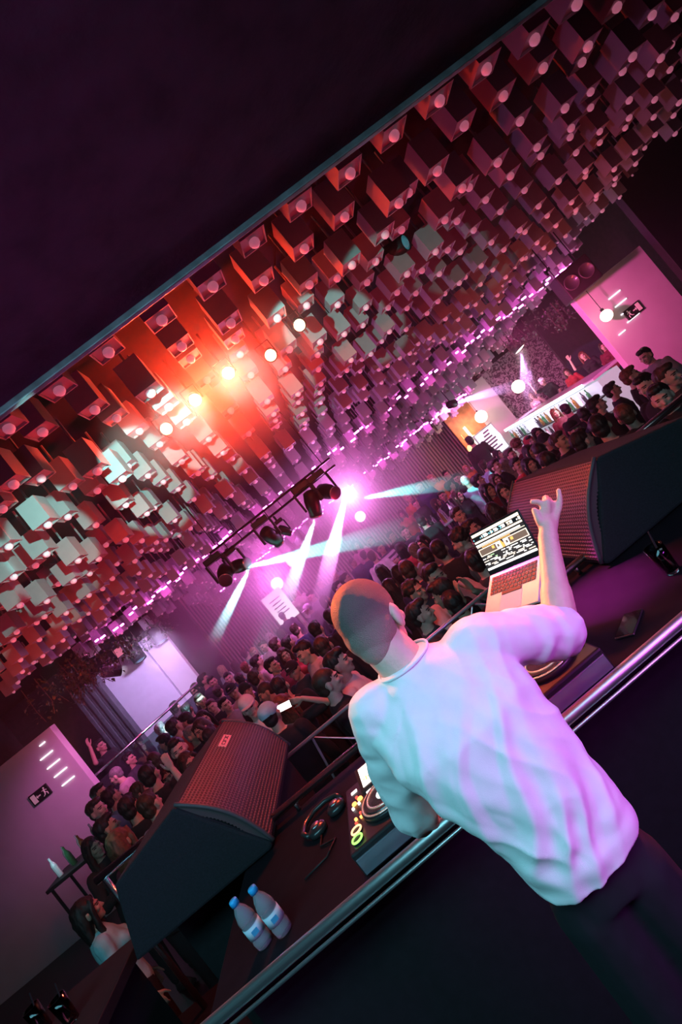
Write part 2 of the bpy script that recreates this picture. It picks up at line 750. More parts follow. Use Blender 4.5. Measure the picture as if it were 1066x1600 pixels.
# magenta light strips on the crests of the wave
strip = glow('magenta_strip', (1.0, 0.12, 0.80), 34.0)
for lab, y, dz, xa, xb in (('near', 10.28, -0.10, -5.0, 7.6), ('far', 14.1, -0.03, -3.2, 5.6)):
    bm = BM()
    n = 90
    for k in range(n):
        x = xa + (xb - xa) * (k + .5) / n
        if rb.random() < 0.85:
            box(bm, (x, y + rb.uniform(-.05, .05), CAMZ + hh(y) + dz + rb.uniform(-.05, .05)), ((xb - xa) / n * rb.uniform(.4, .9), 0.03, 0.03))
    tag(obj('light_strip', bm, strip), 'magenta light strip along the %s crest of the box ceiling' % lab, 'light strip')
    lamp('strip_light', 'AREA', ((xa + xb) / 2, y - 0.25, CAMZ + hh(y) - 0.15), 60 if lab == 'near' else 60, (1, 0.10, 0.62),
         aim=((xa + xb) / 2, y + 0.3, 0), size=xb - xa, sy=0.2)
    lamp('strip_light', 'AREA', ((xa + xb) / 2, y + 0.1, CAMZ + hh(y) - 0.6), 16 if lab == 'near' else 18, (1, 0.08, 0.55),
         aim=((xa + xb) / 2, y + 0.3, 6), size=xb - xa, sy=0.3)

# ================================================================== light fixtures
def rot_to(d, axis='-Z'):
    return Vector(d).to_track_quat(axis, 'Y').to_matrix()


ledred = glow('red_lens', (1.0, 0.32, 0.16), 260.0)
ledamber = glow('amber_lens', (1.0, 0.55, 0.30), 7.0)
SPY = 4.75
spots = [((260, 670), ledamber, 'amber round spotlight at the left end of the red spotlight row'),
         ((305, 625), ledred, 'glaring red spotlight, left one of the two brightest'),
         ((357, 583), ledred, 'glaring red spotlight, right one of the two brightest'),
         ((423, 555), ledamber, 'amber round spotlight just right of the two glaring red ones'),
         ((468, 508), ledamber, 'amber round spotlight at the right end of the red spotlight row')]
par_me = None
for (px, py), lm, lab in spots:
    c = PT(px, py, SPY)
    t = empty('spotlight', c, label=lab, cat='spotlight', group='spotlights in a row under the ceiling')
    d = (CAM + Vector((0, 0.6, -0.6)) - c).normalized()
    rm = rot_to(-d)
    b_ = BM()
    lathe(b_, [(0.035, -0.20), (0.055, -0.17), (0.06, -0.02), (0.068, 0.0), (0.06, 0.004)], seg=16, rot=rot_to(d, 'Z'))
    obj('can', b_, blackmetal, t, smooth=True)
    b_ = BM()
    ball(b_, d * 0.004, (0.055, 0.055, 0.02), seg=16, rot=rot_to(d, 'Z'))
    obj('lens', b_, lm, t, smooth=True)
    b_ = BM()
    tube(b_, [(-0.075, 0.06, 0), (-0.075, 0.06, 0.16), (0.075, 0.06, 0.16), (0.075, 0.06, 0)], 0.008, 6)
    tube(b_, [(0, 0.06, 0.16), (0, 0.06, 0.5)], 0.012, 6)
    obj('bracket', b_, blackmetal, t)
    if lm is ledred:
        lamp('red_spot', 'SPOT', c + d * 0.09, 120, (1.0, 0.06, 0.02), aim=c + d, size=0.05, spot=110, blend=0.9)
        lamp('red_glow', 'POINT', c + d * 0.13, 120, (1.0, 0.03, 0.008), size=0.06)
    else:
        lamp('amber_glow', 'POINT', c + d * 0.12, 2, (1.0, 0.2, 0.1), size=0.05)

# globe lamps round the room
globe_m = glow('warm_globe', (1.0, 0.72, 0.55), 5.0)
for px, py, y, r, lab in ((433, 912, 15.5, 0.19, 'warm round globe lamp before the slatted wall, leftmost of the globes'),
                          (457, 875, 15.5, 0.20, 'white round globe lamp before the slatted wall, beside the white beam crossing'),
                          (563, 807, 16, 0.17, 'pale round globe lamp on the slatted wall above the crowd'),
                          (752, 651, 15.4, 0.19, 'warm round globe lamp beside the white column'),
                          (810, 604, 14.6, 0.19, 'bright round globe lamp above the glowing bar'),
                          (948, 493, 8.7, 0.105, 'warm round globe lamp before the right white wall')):
    c = PT(px, py, y)
    t = empty('globe_lamp', c, label=lab, cat='lamp', group='globe lamps round the room')
    b_ = BM()
    ball(b_, (0, 0, 0), r, seg=20)
    obj('globe', b_, globe_m, t, smooth=True)
    b_ = BM()
    lathe(b_, [(0.03, r * .96), (0.03, r + .04), (0.006, r + .05), (0.006, r + 1.0)], seg=8)
    obj('cord', b_, blackmetal, t)
    lamp('globe_light', 'POINT', c + Vector((0, -r - 0.12, 0)), 9 if y > 10 else 4, (1, 0.6, 0.45), size=0.1)

# pipe truss with moving heads
TY = 8.0
pA, pB = PT(350, 868, TY), PT(530, 742, TY)
zt = pA.z + 0.02
t = empty('lighting_truss', (0, TY, zt), label='black pipe truss hanging under the ceiling, carrying the moving heads', cat='truss')
for dz, dy in ((0, 0), (0.14, 0.0)):
    b_ = BM()
    tube(b_, [(pA.x - 0.15, dy, dz), (pB.x + 0.05, dy, dz)], 0.019, 8)
    obj('pipe', b_, blackmetal, t)
b_ = BM()
n = 9
for k in range(n):
    xa = pA.x - .15 + (pB.x - pA.x + .2) * k / n
    tube(b_, [(xa, 0, 0), (xa, 0, 0.14)], 0.007, 6)
obj('lacing', b_, blackmetal, t)
b_ = BM()
for x in (pA.x, pB.x - 0.1):
    tube(b_, [(x, 0, 0.14), (x, 0, 1.2)], 0.008, 6)
obj('hanger', b_, blackmetal, t)


def moving_head(c, d, label, lens_m, s=1.0, group='moving heads on the truss'):
    """c = head pivot; yoke hangs from above"""
    c = Vector(c)
    d = Vector(d).normalized()
    t = empty('moving_head_light', c, label=label, cat='stage light', group=group)
    b_ = BM()
    box(b_, (0, 0, 0.30 * s), (0.30 * s, 0.20 * s, 0.10 * s))
    obj('base', b_, blackmetal, t, bevel=0.015)
    for sx in (-1, 1):
        b_ = BM()
        prism(b_, [(sx * 0.14 * s, -0.07 * s, 0.26 * s), (sx * 0.14 * s, 0.07 * s, 0.26 * s), (sx * 0.14 * s, 0.05 * s, -0.05 * s),
                   (sx * 0.14 * s, -0.05 * s, -0.05 * s)], (sx * 0.035 * s, 0, 0))
        obj('yoke_arm', b_, blackmetal, t, bevel=0.008)
    q = rot_to(d, 'Z')
    b_ = BM()
    lathe(b_, [(0.05 * s, -0.20 * s), (0.105 * s, -0.17 * s), (0.125 * s, -0.05 * s), (0.12 * s, 0.05 * s), (0.105 * s, 0.10 * s), (0.10 * s, 0.20 * s),
               (0.085 * s, 0.20 * s), (0.085 * s, 0.17 * s)], seg=20, rot=q)
    h = obj('head', b_, blackmetal, t, smooth=True)
    b_ = BM()
    lathe(b_, [(0.106 * s, 0.185 * s), (0.108 * s, 0.205 * s), (0.098 * s, 0.207 * s)], seg=20, rot=q)
    obj('lens_ring', b_, steel, h, smooth=True)
    b_ = BM()
    lathe(b_, [(0.082 * s, 0.171 * s), (0.06 * s, 0.19 * s), (0.02 * s, 0.197 * s)], seg=20, rot=q)
    obj('lens', b_, lens_m, h, smooth=True)
    b_ = BM()
    tube(b_, [(0, 0, 0.34 * s), (0, 0, 0.34 * s + max(0.03, zt - c.z - 0.34 * s))], 0.03 * s, 8)
    obj('clamp', b_, blackmetal, t)
    return t


lens_dark = mat('lens_glass', (0.05, 0.10, 0.14), 0.05, coat=1.0, emit=(0.1, 0.5, 0.6), es=0.25)
lens_teal = glow('teal_lens', (0.15, 0.95, 0.85), 18.0)
lens_white = glow('white_lens', (0.85, 0.85, 1.0), 14.0)
lens_mag = glow('magenta_lens', (1.0, 0.55, 1.0), 20.0)
# directions in scene axes
h1 = PT(363, 893, TY)
moving_head(PT(352, 897, TY - 0.05), (-0.1, -0.9, -0.45), 'black moving head with dark round lens facing us at the left end of the truss', lens_dark, 1.0)
moving_head(PT(374, 884, TY + 0.1), (0.75, -0.55, -0.3), 'black moving head with bright teal lens at the left end of the truss', lens_teal, 0.9)
moving_head(PT(424, 838, TY), (0.15, 0.6, -0.7), 'black moving head with round body left of the truss middle', lens_dark, 0.95)
moving_head(PT(445, 829, TY + .25), (0.5, 0.1, -0.8), 'small black moving head tucked right behind the round bodied one', lens_dark, 0.6)
moving_head(PT(489, 786, TY), (-0.35, 0.35, -0.8), 'black moving head with long body pointing down, second from the right', lens_white, 1.05)
moving_head(PT(512, 768, TY), (0.35, -0.75, -0.5), 'black moving head with round lens at the right end of the truss', lens_dark, 1.0)

# ------------------------------------------------------------------ haze and beams
def vol_mat(name, dens, col=(1, 1, 1), aniso=0.0):
    m = bpy.data.materials.new(name)
    m.use_nodes = True
    nt = m.node_tree
    nt.nodes.remove(nt.nodes['Principled BSDF'])
    v = nt.nodes.new('ShaderNodeVolumeScatter')
    v.inputs['Density'].default_value = dens
    v.inputs['Color'].default_value = (*col, 1)
    v.inputs['Anisotropy'].default_value = aniso
    nt.links.new(v.outputs[0], nt.nodes['Material Output'].inputs['Volume'])
    return m


HAZE = 0.006
bm = BM()
box(bm, (0.6, 9.9, 2.35), (15.8, 13.2, 4.3))
tag(obj('haze', bm, vol_mat('thin_haze', HAZE)), 'thin haze hanging over the dance floor', 'haze', kind='stuff')
beam_n = 0


def fade_vol(name, dens, kind, L=1.0, power=1.0, col=(1, 1, 1)):
    """haze that thins out along the beam (z) or away from the centre (radius)"""
    m = vol_mat(name, dens, col)
    nt = m.node_tree
    v = [n for n in nt.nodes if n.type == 'VOLUME_SCATTER'][0]
    tc = nt.nodes.new('ShaderNodeTexCoord')
    if kind == 'z':
        sp = nt.nodes.new('ShaderNodeSeparateXYZ')
        nt.links.new(tc.outputs['Object'], sp.inputs[0])
        src = sp.outputs['Z']
    else:
        ln = nt.nodes.new('ShaderNodeVectorMath')
        ln.operation = 'LENGTH'
        nt.links.new(tc.outputs['Object'], ln.inputs[0])
        src = ln.outputs['Value']
    mr = nt.nodes.new('ShaderNodeMapRange')
    mr.inputs['From Min'].default_value = 0
    mr.inputs['From Max'].default_value = L
    mr.inputs['To Min'].default_value = 1
    mr.inputs['To Max'].default_value = 0
    nt.links.new(src, mr.inputs['Value'])
    pw = nt.nodes.new('ShaderNodeMath')
    pw.operation = 'POWER'
    pw.inputs[1].default_value = power
    nt.links.new(mr.outputs[0], pw.inputs[0])
    ml = nt.nodes.new('ShaderNodeMath')
    ml.operation = 'MULTIPLY'
    ml.inputs[1].default_value = dens
    nt.links.new(pw.outputs[0], ml.inputs[0])
    nt.links.new(ml.outputs[0], v.inputs['Density'])
    return m


def puff(c, r, dens, label, sq=(1, 1, 1)):
    b_ = BM()
    ball(b_, (0, 0, 0), r, seg=24)
    o = obj('smoke_puff', b_, fade_vol('smoke_%d' % len(bpy.data.materials), dens, 'r', r, 1.6), smooth=True)
    o.location = c
    o.scale = sq
    tag(o, label, 'smoke', kind='stuff')
    return o


puff(PT(335, 605, 4.75), 1.35, 0.8, 'red lit smoke added as the glare round the two spotlights', (1, .8, .75))  # smoke added in place of the lens bloom round the spotlights
puff(PT(525, 800, 9.4), 2.0, 1.2, 'magenta lit smoke round the right end of the truss', (1.1, .9, .8))
puff(PT(400, 930, 11.5), 2.6, 0.8, 'violet lit smoke over the left back of the dance floor', (1.2, .9, .8))


def beam(p0, y0, p1, y1, r0, r1, col, power, label, dens=0.9, fp=1.0, soft=0.02, light=True):
    A, B = PT(*p0, y0), PT(*p1, y1)
    d = B - A
    L = d.length
    b_ = BM()
    q = d.to_track_quat('Z', 'Y')
    lathe(b_, [(r0, 0.0), (r0 + (r1 - r0) * .5, L * .5), (r1, L)], seg=20)
    o = obj('light_beam', b_, fade_vol('beam_haze_%d' % len(bpy.data.materials), dens, 'z', L, fp), smooth=True)
    o.location = A
    o.rotation_euler = q.to_euler()
    tag(o, label, 'light beam', kind='stuff')
    if light:
        tm_ = .4
        half = math.atan((r0 + (r1 - r0) * tm_) / (L * tm_))
        lamp('beam_light', 'SPOT', A - d.normalized() * 0.02, power, col, aim=B, size=soft, spot=math.degrees(2 * half), blend=0.3)


TEAL = (0.25, 0.95, 0.9)
beam((386, 886), 7.7, (680, 815), 9.8, 0.05, 0.27, (.12, .95, .85), 9000, 'pale teal beam fanning right from the teal moving head')
beam((388, 892), 7.7, (333, 1003), 8.6, 0.04, 0.11, (0.40, 0.9, 1.0), 5000, 'pale beam falling left from the teal moving head')
beam((492, 812), 8.0, (437, 965), 9.5, 0.05, 0.17, (0.4, 0.85, 0.95), 6000, 'pale beam falling from the long moving head')
beam((541, 770), 8.2, (484, 1005), 9.5, 0.12, 0.17, (1.0, 0.33, 1.0), 30000, 'thick white and magenta beam falling to the crowd', 2.4, .4)
beam((570, 778), 8.6, (738, 748), 10.2, 0.05, 0.2, (.12, .95, .9), 4000, 'teal beam running right to the man in the pale shirt')
beam((711, 630), 11.5, (812, 600), 13.2, 0.07, 0.16, (0.75, 0.35, 1.0), 6000, 'violet beam running right to the globe lamp above the bar')
beam((813, 548), 13.5, (836, 645), 14.2, 0.18, 0.22, (0.85, 0.35, 1.0), 6000, 'violet beam falling on the glowing bar')
beam((190, 1048), 9.6, (335, 1034), 10.8, 0.09, 0.14, (0.75, 0.55, 1.0), 5000, 'lilac beam running right from the spotlight among the plants')


# small fixtures off the truss
def can_light(c, d, r, L, label, lens_m, hang=0.3):
    c, d = Vector(c), Vector(d).normalized()
    t = empty('can_light', c, label=label, cat='stage light')
    b_ = BM()
    lathe(b_, [(r * .8, -L), (r, -L * .9), (r, 0), (r * .9, 0.0), (r * .88, -0.02)], seg=16, rot=rot_to(d, 'Z'))
    obj('can', b_, blackmetal, t, smooth=True)
    b_ = BM()
    lathe(b_, [(r * .87, -0.015), (r * .4, 0.006), (0.004, 0.01)], seg=16, rot=rot_to(d, 'Z'))
    obj('lens', b_, lens_m, t, smooth=True)
    m_ = -d * L * .5
    b_ = BM()
    tube(b_, [m_ + Vector((0, 0, r)), m_ + Vector((0, 0, r + hang))], 0.012, 6)
    obj('bracket', b_, blackmetal, t)
    return t


can_light(PT(188, 1048, 9.6), PT(335, 1034, 10.8) - PT(188, 1048, 9.6), 0.10, 0.32, 'black can light with glowing lens among the hanging plants', lens_white)
can_light(PT(220, 1032, 11.2), (0.05, -0.2, -1), 0.15, 0.42, 'black can light pointing down before the lilac wall', lens_dark)
can_light(PT(254, 1003, 11.4), (0.05, -0.2, -1), 0.14, 0.36, 'black can light pointing down before the pink corner wall', lens_dark)
can_light(PT(711, 630, 11.45), PT(812, 600, 13.2) - PT(711, 630, 11.5), 0.09, 0.25, 'small can light with violet lens above the doorway', lens_mag)
can_light(PT(813, 546, 13.4), (0.1, -0.15, -1), 0.19, 0.3, 'white glowing can light hanging over the bar', glow('lamp_white', (1, 0.75, 0.7), 5))
can_light(PT(635, 378, 5.3), (0.55, -0.75, -0.35), 0.09, 0.30, 'black can light hidden among the box lamps', lens_dark)
# red lit flood lamp beside the plants
c = PT(187, 1018, 10.6)
t = empty('flood_light', c, label='small square flood light glowing red beside the plants', cat='stage light')
b_ = BM()
box(b_, (0, 0, 0), (0.2, 0.1, 0.2))
obj('housing', b_, blackmetal, t, bevel=0.01)
b_ = BM()
box(b_, (0, -0.052, 0), (0.17, 0.006, 0.17))
obj('lens', b_, glow('dim_red_lens', (1, 0.2, 0.3), 0.6), t)

# PA speaker hung on the right, before the white wall
c = PT(905, 432, 8.4)
t = empty('hanging_loudspeaker', c, rz=math.radians(-12), label='black loudspeaker with two round cones hanging before the right white wall', cat='speaker')
b_ = BM()
box(b_, (0, 0.2, 0), (0.62, 0.4, 0.50))
obj('cabinet', b_, black, t, bevel=0.02)
cone_m = mat('speaker_cone', (0.05, 0.045, 0.05), 0.45, coat=0.3)
for x in (-.15, .15):
    b_ = BM()
    lathe(b_, [(0.135, -0.005), (0.135, 0.012), (0.12, 0.014), (0.11, 0.004), (0.05, -0.035), (0.03, -0.02), (0.002, -0.012)], c=(x, -0.006, 0), seg=24,
          rot=Matrix.Rotation(PI / 2, 3, 'X'))
    obj('cone', b_, cone_m, t, smooth=True)
b_ = BM()
for x in (-.22, .22):
    tube(b_, [(x, .2, .25), (x, .2, 0.9)], 0.01, 6)
obj('hanging_bracket', b_, blackmetal, t)

# ------------------------------------------------------------------ hanging plants
leaf_m = mat('dark_leaf', (0.05, 0.075, 0.035), 0.5, nz=0.5, nscale=10)
stem_m = mat('plant_stem', (0.06, 0.04, 0.03), 0.7, nz=0.2)


def plant(c, w, h, n, label, seed):
    rr = random.Random(seed)
    c = Vector(c)
    t = empty('hanging_plant', c, label=label, cat='plant', group='plants trailing from the ceiling edge')
    b_ = BM()
    bs = BM()
    for k in range(max(5, n // 30)):
        x, y = rr.uniform(-w, w), rr.uniform(-.3, .3)
        L = h * rr.uniform(.5, 1)
        tube(bs, [(x, y, 0.25), (x + rr.uniform(-.06, .06), y, -L * .5), (x + rr.uniform(-.1, .1), y, -L)], 0.006, 4)
        for q in range(30):
            z = 0.2 - (L + .2) * rr.random()
            p = Vector((x + rr.gauss(0, .07), y + rr.gauss(0, .07), z))
            s = rr.uniform(.03, .065)
            rm = Matrix.Rotation(rr.uniform(0, 6.28), 3, 'Z') @ Matrix.Rotation(rr.uniform(-1.2, 1.2), 3, 'X')
            vs = [Vector((-s * .45, s * .5, .006)), Vector((0, -.1 * s, 0)), Vector((s * .45, s * .5, .006)), Vector((0, s * 1.5, -.01))]
            quad(b_, [p + rm @ v for v in vs])
    obj('foliage', b_, leaf_m, t)
    obj('stems', bs, stem_m, t)


for i, (px, py, y, w, h, n, lab) in enumerate((
        (160, 1030, 9.4, .55, .5, 300, 'dark trailing plant round the glowing can light'),
        (120, 1055, 8.9, .5, .45, 240, 'dark trailing plant over the timber column'),
        (85, 1068, 8.4, .5, .4, 210, 'dark trailing plant at the left end of the ceiling edge'),
        (215, 1000, 11, .55, .35, 210, 'dark trailing plant before the lilac wall'),
        (250, 985, 11.6, .5, .3, 180, 'dark trailing plant before the pink corner wall'),
        (862, 498, 10, .6, .4, 240, 'dark trailing plant beside the hanging loudspeaker'),
        (815, 520, 11, .5, .35, 180, 'dark trailing plant above the patterned wall'))):
    plant(PT(px, py, y), w, h, n, lab, i)

# ================================================================== the booth
TZ = CAMZ - 0.92                 # table top
bm = BM()
box(bm, (0.35, 2.06, TZ - 0.02), (3.1, 0.88, 0.04))
t = empty('dj_table', (0, 0, 0), label='long black table in the booth carrying the decks', cat='table')
obj('tabletop', bm, mat('black_laminate', (0.012, 0.009, 0.012), 0.5, nz=0.2, nscale=15, ior=1.15), t, bevel=0.006)
bm = BM()
box(bm, (0.35, 2.1, (TZ - .04 + STZ) / 2), (3.0, 0.7, TZ - .04 - STZ))
obj('base', bm, black_soft, t)
# chrome bar along the near edge
rl = PT(420, 1510, 1.6)
rr_ = PT(1066, 962, 1.6)
zr = (rl.z + rr_.z) / 2
bm = BM()
tube(bm, [(-1.25, 1.575, zr), (1.95, 1.575, zr)], 0.019, 20)
satin = mat('satin_steel', (0.9, 0.9, 0.92), 0.40, 1.0, nz=0.03, nscale=20)
t = obj('chrome_rail', bm, satin, smooth=True)
tag(t, 'long chrome rail along the near edge of the table', 'rail')
bm = BM()
tube(bm, [(-1.25, 1.566, zr - 0.036), (1.95, 1.566, zr - 0.036)], 0.006, 10)
for x in (-1.1, -.35, .5, 1.3, 1.85):
    tube(bm, [(x, 1.575, zr), (x, 1.615, zr - 0.03), (x, 1.64, zr - .03)], 0.008, 8)
obj('lower_rail', bm, satin, t, smooth=True)
# far pipe
p1, p2 = PT(450, 1255, 2.47), PT(905, 880, 2.47)
zf = (p1.z + p2.z) / 2
bm = BM()
tube(bm, [(-1.15, 2.47, zf), (1.9, 2.47, zf)], 0.019, 16)
for x in (-.9, 0, .85, 1.7):
    tube(bm, [(x, 2.47, zf), (x, 2.47, TZ)], 0.012, 10)
tag(obj('chrome_rail', bm, chrome, smooth=True), 'chrome pipe along the far edge of the table, glowing orange red', 'rail')

# ---- front railing with zigzag frame
RYY = 3.66
q1, q2 = PT(480, 1154, RYY), PT(750, 935, RYY)
zt2 = (q1.z + q2.z) / 2
t = empty('railing', (0, RYY, STZ), label='thin white metal railing with zigzag frame in front of the booth', cat='railing')
white_metal = mat('pale_steel', (0.75, 0.72, 0.75), 0.3, 0.7, nz=0.1)


def loc(p):
    return Vector(p) - Vector((0, RYY, STZ))


bm = BM()
tube(bm, [loc((-1.35, RYY, zt2)), loc((1.25, RYY, zt2))], 0.014, 10)
obj('handrail', bm, white_metal, t, smooth=True)
zig = [PT(484, 1203, RYY), PT(487, 1154, RYY), PT(561, 1156, RYY), PT(570, 1085, RYY), PT(640, 1087, RYY), PT(652, 1010, RYY), PT(735, 1012, RYY),
       PT(740, 945, RYY), PT(815, 948, RYY)]
zig[0].z = STZ + 0.02
bm = BM()
tube(bm, [loc((p.x, RYY + .03, p.z)) for p in zig], 0.0095, 8)
obj('zigzag_frame', bm, white_metal, t)
for x in (-1.3, 1.2):
    bm = BM()
    tube(bm, [loc((x, RYY, zt2)), loc((x, RYY, STZ))], 0.014, 10)
    obj('post', bm, white_metal, t)
# side handrails (thicker)
zs = PT(200, 1330, 3.55).z
for lab, xa, xb, zz, yy in (('left', PT(150, 1378, 3.55).x, -1.2, PT(210, 1328, 3.55).z, 3.56),
                            ('right', 1.25, PT(1066, 626, 3.55).x + 1.0, PT(1010, 666, 3.55).z, 3.5)):
    t = empty('side_railing', (0, yy, STZ), label='thick chrome handrail on the %s side beyond the %s monitor' % (lab, lab), cat='railing')
    bm = BM()
    tube(bm, [(xa, 0, zz - STZ), (xb, 0, zz - STZ)], 0.028, 16)
    obj('handrail', bm, chrome, t, smooth=True)
    for x in ((xa + .05, xb - .1) if lab == 'left' else (xa + .25, xb - .3)):
        bm = BM()
        tube(bm, [(x, 0, zz - STZ), (x, 0, 0)], 0.02, 12)
        obj('post', bm, chrome, t, smooth=True)
    bm = BM()
    if lab == 'right':
        a, b_ = PT(985, 699, 3.5), PT(1066, 680, 3.5)
        tube(bm, [(a.x, 0.03, a.z - STZ), (b_.x, 0.03, b_.z - STZ), (xb - .3, 0.03, b_.z - STZ - .1)], 0.013, 8)
        tube(bm, [(a.x, 0.03, a.z - STZ), (a.x + .35, 0.03, a.z - STZ - .55)], 0.013, 8)
    else:
        tube(bm, [(xa + .05, 0.03, 0.55), (xa + .9, 0.03, 0.55), (xa + 1.0, 0.03, 0.1)], 0.013, 8)
    obj('zigzag_frame', bm, white_metal, t)

# ---- two wedge monitors
grille = wave_mat('woven_grille', (0.02, 0.012, 0.014), (0.085, 0.05, 0.055), 14.0, 'Y', 0.5, bump=0.4, dist=0.004)
carpet = mat('speaker_carpet', (0.013, 0.013, 0.018), 0.9, nz=0.35, nscale=120, bump=0.3, bscale=300)


def wedge(s, label):
    """s=+1 right, -1 left; profile in (x, z), runs along y"""
    xc = 0.0
    y0, y1 = 2.31, 3.34
    z0 = TZ + 0.005
    if s < 0:
        D, C, Bk, top = (-1.26, CAMZ - .50), (-1.02, z0 + 0.02), (-1.78, z0), (-1.66, CAMZ - .60)
    else:
        D, C, Bk, top = (1.20, CAMZ - .50), (0.91, z0 + 0.02), (1.80, z0), (1.68, CAMZ - .62)
    t = empty('wedge_monitor', (0, 0, 0), label=label, cat='speaker')
    ym = (y0 + y1) / 2

    def pts(y, inset=0.0):
        return [(D[0], y, D[1]), (C[0], y, C[1]), (C[0] + .02 * s, y, z0), (Bk[0], y, Bk[1]), (top[0], y, top[1])]
    b_ = BM()
    prism(b_, pts(y0), (0, y1 - y0, 0))
    obj('cabinet', b_, carpet, t, bevel=0.018)
    # bulging grille on the slanted front
    b_ = BM()
    NR = 26
    n = NR * 4
    rows = []
    f0, f1 = Vector((D[0], 0, D[1])), Vector((C[0], 0, C[1]))
    nrm = Vector((-s * abs(f1.z - f0.z), 0, abs(f1.x - f0.x))).normalized()
    for i in range(n + 1):
        u = i / n
        row = []
        for j in range(2):
            p = f0.lerp(f1, 0.03 + 0.94 * u) + nrm * (0.012 + 0.045 * math.sin(PI * u) + (.0045 if i % 4 in (1, 2) else 0))
            row.append((p, (y0 + .012, y1 - .012)[j]))
        rows.append([b_.verts.new((p.x, y, p.z)) for p, y in row])
    back = [[b_.verts.new((v.co.x - nrm.x * .05, v.co.y, v.co.z - nrm.z * .05)) for v in r] for r in rows]
    for i in range(n):
        b_.faces.new([rows[i][0], rows[i + 1][0], rows[i + 1][1], rows[i][1]])
        b_.faces.new([rows[i][0], back[i][0], back[i + 1][0], rows[i + 1][0]])
        b_.faces.new([rows[i][1], rows[i + 1][1], back[i + 1][1], back[i][1]])
        b_.faces.new([back[i][0], back[i][1], back[i + 1][1], back[i + 1][0]])
    for i in (0, n):
        b_.faces.new([rows[i][0], rows[i][1], back[i][1], back[i][0]])
    obj('grille', b_, grille, t, smooth=False)
    # edge frame of the grille
    n = 14
    for yy in (y0 + .006, y1 - .006):
        b_ = BM()
        pp = []
        for i in range(n + 1):
            p = f0.lerp(f1, i / n) + nrm * (0.01 + 0.045 * math.sin(PI * i / n))
            pp.append((p.x, yy, p.z))
        tube(b_, pp, 0.010, 8)
        obj('grille_frame', b_, mat('frame_grey', (0.07, 0.06, 0.065), 0.5, nz=0.2), t, smooth=True)
    if s < 0:
        # pale badge in the far upper corner of the grille
        b_ = BM()
        p = f0.lerp(f1, 0.17) + nrm * 0.036
        p2 = f0.lerp(f1, 0.25) + nrm * 0.044
        ax = (p2 - p).normalized()
        ay = Vector((0, 1, 0))
        rm = Matrix((ax, ay, nrm)).transposed()
        box(b_, Vector((p.x, 3.02, p.z)), (0.045, 0.16, 0.006), rot=rm)
        bd = obj('badge', b_, mat('badge', (0.75, 0.5, 0.45), 0.4, 0.2), t)
        b_ = BM()
        for k in range(5):
            yy = 3.02 + (k - 2) * 0.026
            c = Vector((p.x, yy, p.z)) + nrm * 0.004
            if k != 2:
                box(b_, c + ax * .008, (0.004, 0.018, 0.002), rot=rm)
            box(b_, c - ax * .008, (0.004, 0.018, 0.002), rot=rm)
            box(b_, c + ay * .007 * (1 if k % 2 else -1), (0.018, 0.004, 0.002), rot=rm)
        obj('badge_lettering', b_, black, bd)
    # plinth that carries it
    b_ = BM()
    cxm = (C[0] + Bk[0]) / 2
    box(b_, (cxm, ym + .12, (z0 - .006 + STZ) / 2), (abs(Bk[0] - C[0]) - .1, y1 - y0 - .28, z0 - .006 - STZ))
    tag(obj('speaker_plinth', b_, black_soft), 'black plinth under the %s wedge monitor' % ('right' if s > 0 else 'left'), 'plinth')
    return t


wedge(-1, 'black wedge monitor with red lit grille on the left of the booth')
wedge(1, 'black wedge monitor with red lit grille on the right, behind the raised hand')

# ---- media players
deck_m = mat('deck_black', (0.022, 0.02, 0.024), 0.35, nz=0.2, nscale=30)
ring_m = mat('platter_ring', (0.75, 0.72, 0.7), 0.25, 0.8, emit=(1.0, 0.55, 0.35), es=0.25)
key_w = glow('white_key', (1, 0.9, 0.85), 1.8)
key_o = glow('orange_key', (1, 0.35, 0.08), 3.5)
key_r = glow('red_key', (1, 0.08, 0.05), 1.8)
key_g = glow('green_key', (0.35, 1, 0.15), 2.0)
key_y = glow('cue_ring', (1.0, 0.55, 0.25), 2.4)
scr_m = glow('deck_screen', (1.0, 0.92, 0.8), 2.6)
scr_d = glow('deck_screen_wave', (0.95, 0.7, 0.25), 1.4)
DTOP = 0.105


